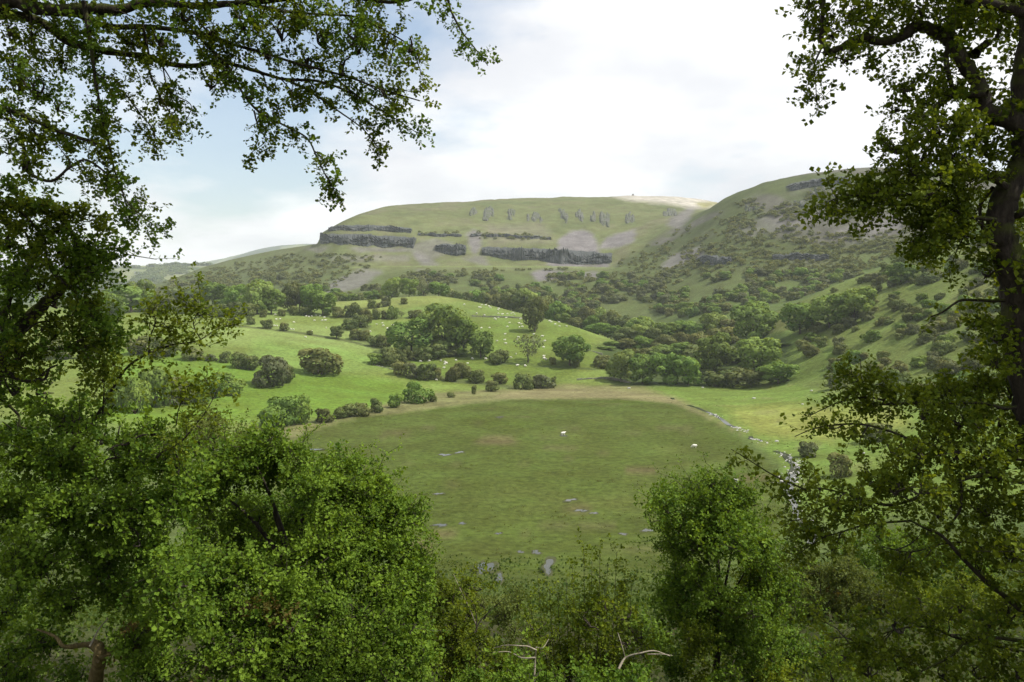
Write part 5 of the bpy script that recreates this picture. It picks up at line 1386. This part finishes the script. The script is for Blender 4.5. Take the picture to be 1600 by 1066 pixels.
# --- bush D: the big rounded hawthorn
fD = foot(470, 8.6)
Dd = Tree('hawthorn_bush', 'big rounded hawthorn bush spilling over in tiers of bright leaves', 'bush', fD)
hD = P(460, 900, 8.6)
Dd.limb([fD, (fD[0], fD[1], fD[2] + .8), tuple(hD), tuple(P(430, 800, 8.6))], 0, 0.10, 0.03, 'bark', 'trunk', world=True)
for e in [(330, 760), (400, 725), (490, 735), (560, 790), (620, 860), (300, 870), (540, 900)]:
    Dd.limb([tuple(hD), tuple((hD + P(e[0], e[1], 8.4)) / 2 + np.array([0, 0, 0.12])), tuple(P(e[0], e[1], 8.3))], 0, 0.035, 0.008, 'bark', 'branch', world=True, n=14)
tiers = [(310, 768, 34, 60, 8.4), (350, 742, 44, 96, 8.5), (400, 716, 48, 120, 8.6), (455, 722, 50, 130, 8.6), (510, 740, 50, 130, 8.5), (560, 768, 46, 120, 8.4), (600, 800, 42, 110, 8.4), (415, 690, 26, 40, 8.7), (590, 752, 20, 24, 8.3), (628, 810, 24, 34, 8.3),
         (480, 770, 42, 100, 8.1), (540, 812, 46, 120, 8.0), (595, 855, 44, 120, 8.0), (635, 880, 34, 80, 8.1), (640, 940, 34, 80, 8.0), (600, 920, 44, 110, 7.8),
         (490, 860, 40, 84, 7.6), (550, 880, 44, 110, 7.6),
         (300, 880, 40, 80, 7.4), (350, 905, 40, 84, 7.3), (400, 890, 34, 60, 7.3), (450, 920, 40, 84, 7.3), (510, 935, 44, 100, 7.3), (570, 970, 46, 110, 7.4), (620, 990, 42, 90, 7.5), (330, 960, 44, 90, 7.0), (400, 965, 42, 80, 7.0), (470, 985, 44, 90, 7.0), (530, 1010, 46, 100, 7.0), (590, 1040, 48, 100, 7.1), (340, 1030, 44, 80, 6.8), (420, 1040, 46, 90, 6.7), (480, 1055, 40, 70, 6.7), (640, 1040, 40, 70, 7.5)]
tiers += [(360, 800, 50, 70, 9.3), (430, 800, 55, 90, 9.4), (490, 810, 50, 80, 9.3), (400, 850, 50, 80, 9.1), (460, 860, 50, 80, 9.1), (340, 850, 44, 60, 9.0), (300, 810, 40, 50, 9.0), (380, 820, 60, 110, 9.8), (450, 830, 60, 120, 9.9), (510, 850, 60, 110, 9.8), (320, 840, 50, 80, 9.7)]
for px, py, r, n, D in tiers:
    Dd.mass(px, py, D, r, int(n * (1.35 if 8.3 < D < 8.95 else 1.0)), 'm', 1.0, 'leaf_near', 1.6, 0.36 if D < 8.95 else 0.8, 0.35, tshift=rf.normal(0.08, 0.1), stems=5)
for px, py, r, n, D in tiers:
    if D > 8.9: continue
    k_ = 5
    c_ = P(px, py, D); u_ = unit(rf.normal(size=(k_, 3)) * np.array([1, 0.6, 0.5]) + np.array([0.15 * np.sign(px - 450), -0.2, 0.55]))
    Dd.sprays(c_ + u_ * (r * D / FPX) * 0.7, u_ + np.array([0, 0, -0.15]), 'u', 0.62, 'leaf_near', 0.15)
for px, py, r, n in [(415, 960, 30, 16), (460, 975, 28, 14), (385, 950, 22, 10)]:
    Dd.mass(px, py, 6.9, r, n, 's', 1.1, 'leaf_rust', 1.2, 0.6)
Dd.done()

# --- low shrubs in the middle of the bottom edge
def shrub(px, D, label, masses, mat='leaf_near_olive', name='hawthorn_shrub', fam='m', sc=1.0, cat='bush', group=None, stem=True):
    f_ = foot(px, D)
    S = Tree(name, label, cat, f_, group)
    if stem:
        for k in range(4):
            q = masses[k % len(masses)]
            S.limb([f_, tuple((np.array(f_) + P(q[0], q[1], D)) / 2 + rf.normal(0, .1, 3)), tuple(P(q[0], q[1], D))], 0, 0.022, 0.006, 'bark', 'stem', 6, world=True, n=10)
    for q in masses:
        S.mass(q[0], q[1], D + rf.normal(0, 0.3), q[2], q[3], fam, sc, q[4] if len(q) > 4 else mat, 1.5, 0.8, 0.05, stems=6)
    return S
s = shrub(700, 9.5, 'loose twiggy shrub beside the big rounded hawthorn', [(690, 930, 38, 34), (730, 960, 44, 44), (700, 1000, 46, 56), (660, 1020, 40, 50), (760, 1000, 40, 40), (720, 1050, 46, 60), (780, 1050, 44, 50), (690, 1060, 40, 40), (670, 960, 30, 26), (740, 915, 26, 14)], sc=1.0)
for pix in ([(745, 985), (735, 955), (722, 925), (708, 900)], [(745, 985), (742, 950), (720, 915)], [(742, 985), (752, 968), (772, 950), (786, 935)], [(755, 972), (765, 955), (768, 945)]):
    s.limb(pix, 9.0, 0.008, 0.003, 'bark' if pix[0][0] < 745 or len(pix) == 3 else 'bark_pale', 'dead_branch', 5)
s.done()
s = shrub(920, 9.0, 'upright many stemmed shrub in front of the bog', [(850, 1000, 38, 26), (880, 1040, 44, 40), (930, 1030, 46, 50), (970, 1050, 44, 44), (840, 1055, 38, 36), (920, 960, 40, 24), (960, 960, 38, 24), (990, 1000, 30, 22)], sc=1.0)
for px, top, bx in [(840, 900, 860), (858, 918, 870), (872, 930, 880), (895, 885, 900), (912, 856, 915), (925, 868, 920), (938, 862, 930), (950, 880, 938), (965, 866, 950), (978, 880, 958), (990, 905, 966), (905, 915, 905), (945, 905, 935), (970, 915, 950), (828, 935, 850), (885, 905, 890)]:
    c_ = s.limb([(bx, 1066), ((bx + px) / 2, (1066 + top) / 2 + 20), (px, top)], 9.0 + rf.normal(0, .2), 0.008, 0.002, 'bark', 'stem', 5)
    s.along(c_, 0.12, 1.0, 26, 'b', 1.0, 'leaf_near_olive', 0.7, 0.8, -0.3)
s.done()
s = shrub(800, 7.6, 'leafy shrub with bare white forked twig at its front', [(800, 1060, 46, 44), (860, 1075, 46, 44), (940, 1080, 44, 44), (740, 1080, 50, 50), (1000, 1070, 36, 30)], mat='leaf_near', sc=1.0)
for pix, r0 in (([(834, 1090), (836, 1045), (838, 1014)], 0.014), ([(838, 1016), (825, 1008), (812, 1003), (790, 1006), (770, 1018)], 0.008), ([(836, 1020), (815, 1022), (795, 1022), (770, 1020)], 0.008), ([(838, 1016), (848, 1010), (858, 1004)], 0.006), ([(965, 1040), (978, 1028), (1000, 1018), (1022, 1016), (1048, 1028)], 0.012), ([(977, 1028), (972, 1010), (967, 994)], 0.006), ([(1010, 1018), (1035, 1020), (1052, 1026)], 0.005)):
    s.limb(pix, 7.3, r0, r0 * 0.35, 'bark_pale', 'dead_branch', 6)
s.done()

# --- bush F: conical hawthorn right of centre
fF = foot(1130, 9.6)
Ff = Tree('hawthorn_bush', 'tall ragged hawthorn bush right of the bog, dark at its foot', 'bush', fF)
hF = P(1125, 960, 9.6)
Ff.limb([fF, tuple(P(1118, 1060, 9.6)), tuple(hF), tuple(P(1120, 860, 9.6)), tuple(P(1112, 770, 9.6))], 0, 0.07, 0.008, 'bark', 'trunk', world=True)
for e in [(1040, 790), (1080, 760), (1160, 770), (1060, 850), (1190, 850), (1210, 900), (1050, 930), (1030, 790)]:
    c_ = Ff.limb([tuple(hF), tuple((hF + P(e[0], e[1], 9.5)) / 2), tuple(P(e[0], e[1], 9.4))], 0, 0.022, 0.004, 'bark', 'branch', 6, world=True, n=12)
    Ff.along(c_, 0.6, 1.0, 20, 'm', 0.9, 'leaf_near')
for px, py, r, n in [(1112, 762, 20, 26), (1080, 765, 22, 26), (1140, 765, 22, 26), (1045, 790, 20, 22), (1030, 788, 12, 10), (1085, 800, 34, 60), (1130, 800, 36, 66), (1170, 800, 28, 40), (1070, 850, 36, 66), (1120, 850, 40, 84), (1175, 850, 36, 66), (1060, 900, 34, 56), (1110, 910, 36, 60), (1165, 905, 40, 80), (1205, 890, 28, 40), (1060, 950, 36, 60), (1190, 950, 40, 70), (1080, 1000, 36, 50), (1060, 1040, 36, 50), (1200, 1000, 40, 60), (1160, 1040, 36, 40), (1210, 1050, 44, 60), (1110, 1060, 36, 40), (1225, 920, 24, 26), (1120, 985, 40, 60), (1150, 1000, 36, 50), (1095, 960, 34, 46), (1140, 955, 30, 40)]:
    Ff.mass(px, py, 9.4 + rf.normal(0, 0.3), r, n, 'm', 1.0, 'leaf_near' if rf.random() < .75 else 'leaf_near_olive', 1.4, 0.8, 0.1, stems=5)
for e in [(1035, 785), (1080, 755), (1112, 745), (1150, 760), (1190, 800), (1215, 860), (1050, 850), (1060, 900), (1200, 930)]:
    c_ = P(e[0], e[1] + 14, 9.4); u_ = unit(rf.normal(size=(4, 3)) * 0.5 + np.array([0.5 * np.sign(e[0] - 1120), -0.2, 0.7]))
    Ff.sprays(c_ + rf.normal(0, 0.08, (4, 3)), u_, 'u', 0.75, 'leaf_near', 0.1)
Ff.done()

# --- tree G: old hawthorn at the right, dark trunk and crooked mossy bough
fG = foot(1690, 4.6)
G = Tree('hawthorn_tree', 'old gnarled hawthorn with dark trunk and crooked mossy bough at the right', 'tree', fG)
G.limb([fG, (fG[0], fG[1], fG[2] + 1.0), tuple(P(1650, 800, 4.6)), tuple(P(1618, 640, 4.6)), tuple(P(1600, 552, 4.6)), tuple(P(1592, 485, 4.6)), tuple(P(1586, 434, 4.6)), tuple(P(1570, 384, 4.6)), tuple(P(1560, 345, 4.6)), tuple(P(1575, 300, 4.6)), tuple(P(1598, 250, 4.6)), tuple(P(1600, 200, 4.6)), tuple(P(1596, 120, 4.6)), tuple(P(1606, 30, 4.65)), tuple(P(1600, -120, 4.7))], 0, 0.13, 0.040, name='trunk', sides=14, world=True, knob=0.07)
LG = {}
LG[1] = G.limb([(1600, 200), (1570, 186), (1543, 175), (1532, 149), (1529, 125), (1509, 95), (1492, 64), (1465, 44), (1438, 37), (1414, 54), (1384, 61), (1347, 57), (1316, 74), (1290, 81)], 4.5, 0.060, 0.016, sides=12, knob=0.07)
LG[2] = G.limb([(1292, 82), (1283, 62), (1283, 40), (1284, 0), (1290, -50)], 4.5, 0.017, 0.010)
G.limb([(1518, 88), (1530, 78), (1537, 70)], 4.5, 0.026, 0.022, name='stub')
LG[3] = G.limb([(1535, 150), (1510, 146), (1489, 148), (1458, 169), (1438, 186)], 4.45, 0.024, 0.006)
LG[4] = G.limb([(1484, 60), (1485, 90), (1485, 118), (1488, 148)], 4.5, 0.016, 0.012)
LG[5] = G.limb([(1488, 62), (1494, 30), (1499, 0), (1505, -40)], 4.5, 0.018, 0.012)
LG[6] = G.limb([(1440, -60), (1500, -12), (1540, 2), (1580, 14), (1640, 30)], 4.3, 0.020, 0.032)
LG[7] = G.limb([(1575, 292), (1539, 275), (1482, 270), (1441, 277), (1397, 290), (1357, 304), (1320, 306), (1305, 312)], 4.5, 0.020, 0.003)
LG[8] = G.limb([(1441, 277), (1415, 289), (1392, 296), (1370, 300), (1345, 318)], 4.5, 0.010, 0.003)
LG[9] = G.limb([(1550, 345), (1505, 338), (1480, 325), (1455, 316), (1432, 310), (1415, 320), (1395, 332)], 4.5, 0.014, 0.003)
LG[10] = G.limb([(1465, 330), (1445, 340), (1437, 352), (1432, 372), (1412, 382)], 4.5, 0.008, 0.003)
LG[11] = G.limb([(1548, 385), (1520, 370), (1508, 367), (1480, 382), (1450, 388), (1438, 392)], 4.5, 0.010, 0.003)
LG[12] = G.limb([(1600, 330), (1585, 340), (1575, 350)], 4.6, 0.022, 0.016)
LG[13] = G.limb([(1545, 295), (1541, 320), (1540, 360), (1535, 340)], 4.6, 0.012, 0.008)
LG[14] = G.limb([(1590, 465), (1560, 470), (1522, 469), (1495, 470), (1470, 488), (1456, 495)], 4.6, 0.012, 0.004)
LG[15] = G.limb([(1600, 633), (1566, 637), (1526, 628), (1465, 630), (1397, 630), (1364, 632), (1350, 618), (1335, 600)], 4.6, 0.013, 0.003)
LG[16] = G.limb([(1380, 625), (1347, 620), (1306, 630), (1269, 651)], 4.6, 0.007, 0.0025)
LG[17] = G.limb([(1560, 750), (1520, 725), (1489, 710), (1465, 698), (1424, 687), (1391, 674), (1347, 664), (1303, 664), (1269, 670), (1242, 682)], 4.5, 0.014, 0.0025)
LG[18] = G.limb([(1660, 1000), (1600, 957), (1566, 929), (1532, 902), (1499, 869), (1468, 835), (1445, 825), (1418, 811)], 4.6, 0.022, 0.005)
LG[19] = G.limb([(1640, 770), (1600, 754), (1549, 744), (1526, 742), (1482, 756), (1448, 769), (1414, 784), (1381, 788), (1347, 778), (1313, 768), (1279, 761), (1249, 764), (1222, 774)], 4.5, 0.016, 0.003)
LG[20] = G.limb([(1260, 764), (1212, 744), (1178, 724), (1144, 703)], 4.5, 0.006, 0.0022)
LG[21] = G.limb([(1430, 816), (1381, 820), (1347, 825), (1313, 835), (1290, 842), (1262, 859), (1239, 872)], 4.55, 0.007, 0.0025)
LG[22] = G.limb([(1360, 781), (1313, 784), (1279, 796), (1249, 808), (1222, 816)], 4.5, 0.006, 0.0025)
LG[23] = G.limb([(1620, 1020), (1560, 1010), (1500, 1000), (1450, 980), (1400, 985), (1350, 1000), (1310, 1005)], 4.8, 0.012, 0.003)
LG[24] = G.limb([(1640, 1000), (1600, 1000), (1550, 994), (1515, 1004), (1490, 1025), (1440, 1050)], 4.6, 0.014, 0.005)
LG[25] = G.limb([(1500, 740), (1497, 790), (1480, 830)], 4.6, 0.008, 0.006)
LG[26] = G.limb([(1540, 640), (1500, 660), (1470, 690), (1440, 720), (1400, 740)], 4.8, 0.009, 0.003)
LG[27] = G.limb([(1600, 860), (1540, 850), (1480, 850), (1420, 860), (1370, 850)], 4.9, 0.009, 0.003)
LG[28] = G.limb([(1284, 75), (1275, 100), (1268, 130), (1274, 170)], 4.5, 0.006, 0.002)
LG[29] = G.limb([(1265, -20), (1262, 5), (1258, 20)], 4.5, 0.006, 0.002)
for k, n in {1: 50, 2: 26, 3: 50, 4: 16, 5: 26, 6: 26, 7: 90, 8: 40, 9: 60, 10: 36, 11: 44, 14: 10, 15: 56, 16: 30, 17: 48, 18: 30, 19: 70, 20: 26, 21: 46, 22: 34, 23: 50, 24: 40, 25: 16, 26: 50, 27: 50, 28: 26, 29: 14}.items():
    fam = 'b' if k in (14, 16, 17, 20, 21, 22) else 's'
    G.along(LG[k], 0.1, 1.0, int(n * 0.75), fam, 0.85, 'leaf_near_olive', 0.9, 0.5, 0.0, tshift=-0.05)
for k, n, L in ((7, 16, .2), (9, 12, .2), (11, 8, .2), (15, 14, .22), (17, 10, .16), (19, 16, .2), (26, 10, .25), (27, 10, .25), (23, 10, .22), (21, 8, .12), (1, 10, .25)):
    G.side_twigs(LG[k], 0.1, 1.0, int(n * 0.75), L, 's', 0.85, 'leaf_near_olive', 5, 0.2)
for px, py, r, n in [(1270, 25, 16, 12), (1265, 110, 14, 10), (1330, 25, 26, 26), (1370, 20, 24, 24), (1320, 85, 20, 18), (1360, 95, 20, 16), (1390, 40, 18, 14), (1300, 50, 14, 10), (1340, 70, 16, 14), (1440, 10, 26, 20), (1480, 15, 24, 20), (1520, 25, 24, 18), (1560, 40, 24, 18), (1410, 130, 24, 30), (1440, 115, 22, 28), (1450, 150, 26, 34), (1480, 100, 18, 14), (1395, 165, 20, 22), (1420, 195, 28, 42), (1460, 200, 30, 44), (1500, 190, 28, 40), (1400, 225, 26, 34), (1440, 235, 30, 42), (1490, 230, 30, 44), (1540, 225, 30, 42), (1580, 240, 26, 30), (1395, 260, 20, 22), (1430, 265, 24, 26), (1480, 255, 24, 26), (1350, 300, 16, 16), (1330, 300, 12, 12), (1520, 255, 22, 22), (1560, 270, 20, 16), (1450, 300, 22, 18), (1500, 300, 26, 20), (1470, 345, 24, 24), (1430, 375, 16, 14), (1500, 350, 24, 22), (1520, 330, 22, 16), (1530, 200, 20, 18), (1585, 100, 22, 14), (1590, 300, 16, 12),
                     (1545, 420, 22, 18), (1570, 470, 22, 18), (1530, 500, 24, 34), (1560, 520, 30, 44), (1590, 560, 30, 40), (1555, 560, 28, 40), (1580, 600, 34, 50), (1530, 600, 28, 34), (1480, 605, 30, 44), (1520, 620, 26, 30), (1430, 615, 26, 34), (1400, 625, 18, 18), (1450, 640, 26, 26), (1500, 650, 30, 34), (1560, 650, 34, 44), (1590, 700, 34, 44), (1540, 700, 30, 34), (1490, 700, 30, 30), (1440, 700, 26, 22), (1400, 700, 22, 14), (1590, 790, 34, 40), (1540, 790, 34, 40), (1490, 780, 30, 30), (1440, 760, 28, 26), (1400, 760, 26, 22), (1360, 745, 20, 14), (1340, 770, 18, 12), (1580, 870, 36, 40), (1530, 840, 30, 26), (1470, 800, 26, 20), (1580, 950, 36, 36), (1540, 970, 34, 30), (1500, 940, 34, 24), (1450, 960, 34, 30), (1400, 970, 30, 26), (1350, 985, 28, 24), (1590, 1040, 40, 44), (1530, 1040, 40, 44), (1470, 1040, 38, 40), (1410, 1030, 34, 34), (1360, 1040, 36, 34), (1320, 1020, 24, 18), (1300, 1055, 30, 24), (1530, 880, 30, 20), (1590, 480, 24, 20), (1600, 400, 20, 14)]:
    G.mass(px, py, 4.65 + rf.normal(0, 0.25), r * 0.9, int(n * (0.42 if py < 420 else 0.5)), 's', 0.85, 'leaf_near_olive', 1.7, 0.85, 0.0, tshift=-0.05, stems=5)
for px, py, r, n in [(1500, -90, 120, 110), (1350, -80, 90, 60), (1650, -40, 110, 90), (1680, 160, 100, 90), (1700, 330, 100, 90), (1700, 520, 100, 80), (1700, 700, 110, 80), (1560, -260, 150, 110), (1400, -240, 130, 70), (1720, 900, 120, 80), (1760, -200, 160, 90), (1650, 420, 50, 40), (1650, 600, 50, 40)]:
    G.mass(px, py, 4.7 + rf.normal(0, 0.4), r, n, 'm', 1.05, 'leaf_near_olive', 1.6, 0.8, stems=10)  # unseen outer crown, added so that it shades the foreground
G.done()

# --- bushes lower on the slope, beyond the near ones
def slope_bush(name, px, D, label, masses, mat, sc, cat='bush'):
    s = shrub(px, D, label, masses, mat, name, 'm', sc, cat)
    s.done()
M['leaf_pale_near'] = leaf_mat('near_pale_leaves', (0.075, 0.110, 0.020), (0.150, 0.185, 0.045), 0.42, 1.25, obj_var=0.05)
slope_bush('hawthorn_bush', 1290, 17, 'pale green bush on the slope behind the ragged hawthorn', [(1240, 900, 30, 50), (1280, 890, 34, 60), (1320, 895, 34, 60), (1350, 920, 34, 60), (1260, 940, 38, 66), (1310, 945, 40, 70), (1360, 960, 38, 60), (1280, 1000, 42, 66), (1330, 1010, 42, 66), (1250, 1010, 40, 60), (1390, 930, 30, 40), (1240, 960, 30, 40), (1300, 920, 20, 14, 'leaf_rust'), (1340, 950, 26, 16, 'leaf_rust'), (1270, 1060, 44, 60), (1350, 1060, 44, 60)], 'leaf_pale_near', 1.55)
slope_bush('hawthorn_bush', 1400, 26, 'darker green bush lower on the slope beside the stream', [(1330, 860, 24, 40), (1370, 840, 28, 50), (1410, 850, 30, 50), (1450, 870, 32, 50), (1400, 890, 34, 60), (1440, 910, 32, 50), (1490, 880, 30, 40), (1530, 900, 34, 40), (1360, 880, 26, 36)], 'leaf_near', 2.1)
slope_bush('hawthorn_bush', 1480, 15, 'olive bush under the boughs of the gnarled hawthorn', [(1420, 930, 34, 50), (1460, 950, 38, 60), (1500, 930, 36, 50), (1550, 950, 38, 50), (1430, 990, 38, 50), (1490, 1000, 40, 60), (1560, 1010, 44, 60), (1600, 980, 40, 40), (1450, 1050, 44, 60), (1520, 1060, 44, 50)], 'leaf_near_olive', 1.4)
slope_bush('hawthorn_bush', 1010, 14, 'low bush between the upright shrub and the ragged hawthorn', [(1010, 980, 26, 36), (1030, 1010, 30, 44), (1000, 1040, 30, 40), (1040, 1050, 30, 36)], 'leaf_near', 1.3)
slope_bush('hawthorn_bush', 620, 15, 'faint bush on the slope at the foot of the rounded hawthorn', [(680, 900, 20, 20), (700, 930, 26, 28), (740, 940, 26, 26), (780, 960, 28, 28), (810, 940, 24, 20), (820, 980, 30, 30), (650, 910, 20, 18)], 'leaf_pale_near', 1.3)
slope_bush('hawthorn_bush', 330, 12, 'grey green bush behind the thicket at the bog corner', [(300, 680, 30, 26), (330, 660, 26, 20), (350, 690, 30, 30), (300, 720, 34, 36), (380, 690, 24, 20), (250, 700, 30, 26), (270, 740, 36, 36), (340, 730, 34, 34)], 'leaf_pale_near', 1.2)

slope_bush('hawthorn_bush', 1260, 11, 'low leafy bush at the foot of the ragged hawthorn', [(1240, 1010, 30, 36), (1270, 1040, 34, 44), (1230, 1060, 34, 40), (1310, 1060, 34, 40), (1290, 1020, 26, 26)], 'leaf_near', 1.1)

# --- undergrowth on the slope below the viewer
n = 7000
D_ = np.exp(rf.uniform(np.log(6), np.log(135), n)); px_ = rf.uniform(-150, 1750, n)
X_ = (px_ - CX) / FPX * D_; Z_ = gz(X_, D_)
nq = 12
base = np.stack([X_, D_, Z_], -1)
sz = np.clip(0.022 + 0.0048 * D_, 0.035, 0.5)
dirs = unit(rf.normal(size=(n, nq, 3)) * np.array([1, 1, 0.5]) + np.array([0, 0, 0.8]))
ctr = base[:, None] + rf.normal(size=(n, nq, 3)) * (sz * np.array([1.6]))[:, None, None] * np.array([1.6, 1.6, 0.4]) + np.array([0, 0, 1.0]) * (sz * 0.9)[:, None, None] * rf.random((n, nq, 1))
w_ = unit(np.cross(dirs, rf.normal(size=(n, nq, 3))))
hl = (sz[:, None, None] * rf.uniform(0.6, 1.3, (n, nq, 1)))
Q = np.stack([ctr, ctr + dirs * hl * 0.5 + w_ * hl * 0.35, ctr + dirs * hl, ctr + dirs * hl * 0.5 - w_ * hl * 0.35], 2).reshape(-1, 4, 3)
o = link('undergrowth', quads_mesh('undergrowth', Q, rf.random(len(Q)), M['under']))
tag(o, 'low leafy undergrowth covering the steep slope below the viewpoint', 'undergrowth', kind='stuff')
print('FOREGROUND TRIANGLES', COUNT[0])
# ------------------------------------------------------------------ the air: thin haze round the whole place
zlo, zhi = float(GZ.min()) - 1.5, float(max(GZ.max(), 300)) + 60
xlo, xhi, ylo, yhi = float(GX.min()) - 20, float(GX.max()) + 20, -40.0, float(GY.max()) + 60
hv = np.array([(x, y, z) for z in (zlo, zhi) for y in (ylo, yhi) for x in (xlo, xhi)], float)
hf = np.array([(0, 2, 3, 1), (4, 5, 7, 6), (0, 1, 5, 4), (2, 6, 7, 3), (0, 4, 6, 2), (1, 3, 7, 5)])
m, t, out = new_mat('thin_air_haze')
vol = N(t, 'ShaderNodeVolumePrincipled'); vol.inputs['Color'].default_value = (0.90, 0.95, 1.0, 1)
vol.inputs['Density'].default_value = 0.00008; vol.inputs['Anisotropy'].default_value = 0.1
lk(t, vol.outputs[0], out.inputs['Volume'])
haze = link('haze', mesh_np('haze', hv, hf, smooth=False), m)
tag(haze, 'thin pale haze filling the valley air', kind='stuff')
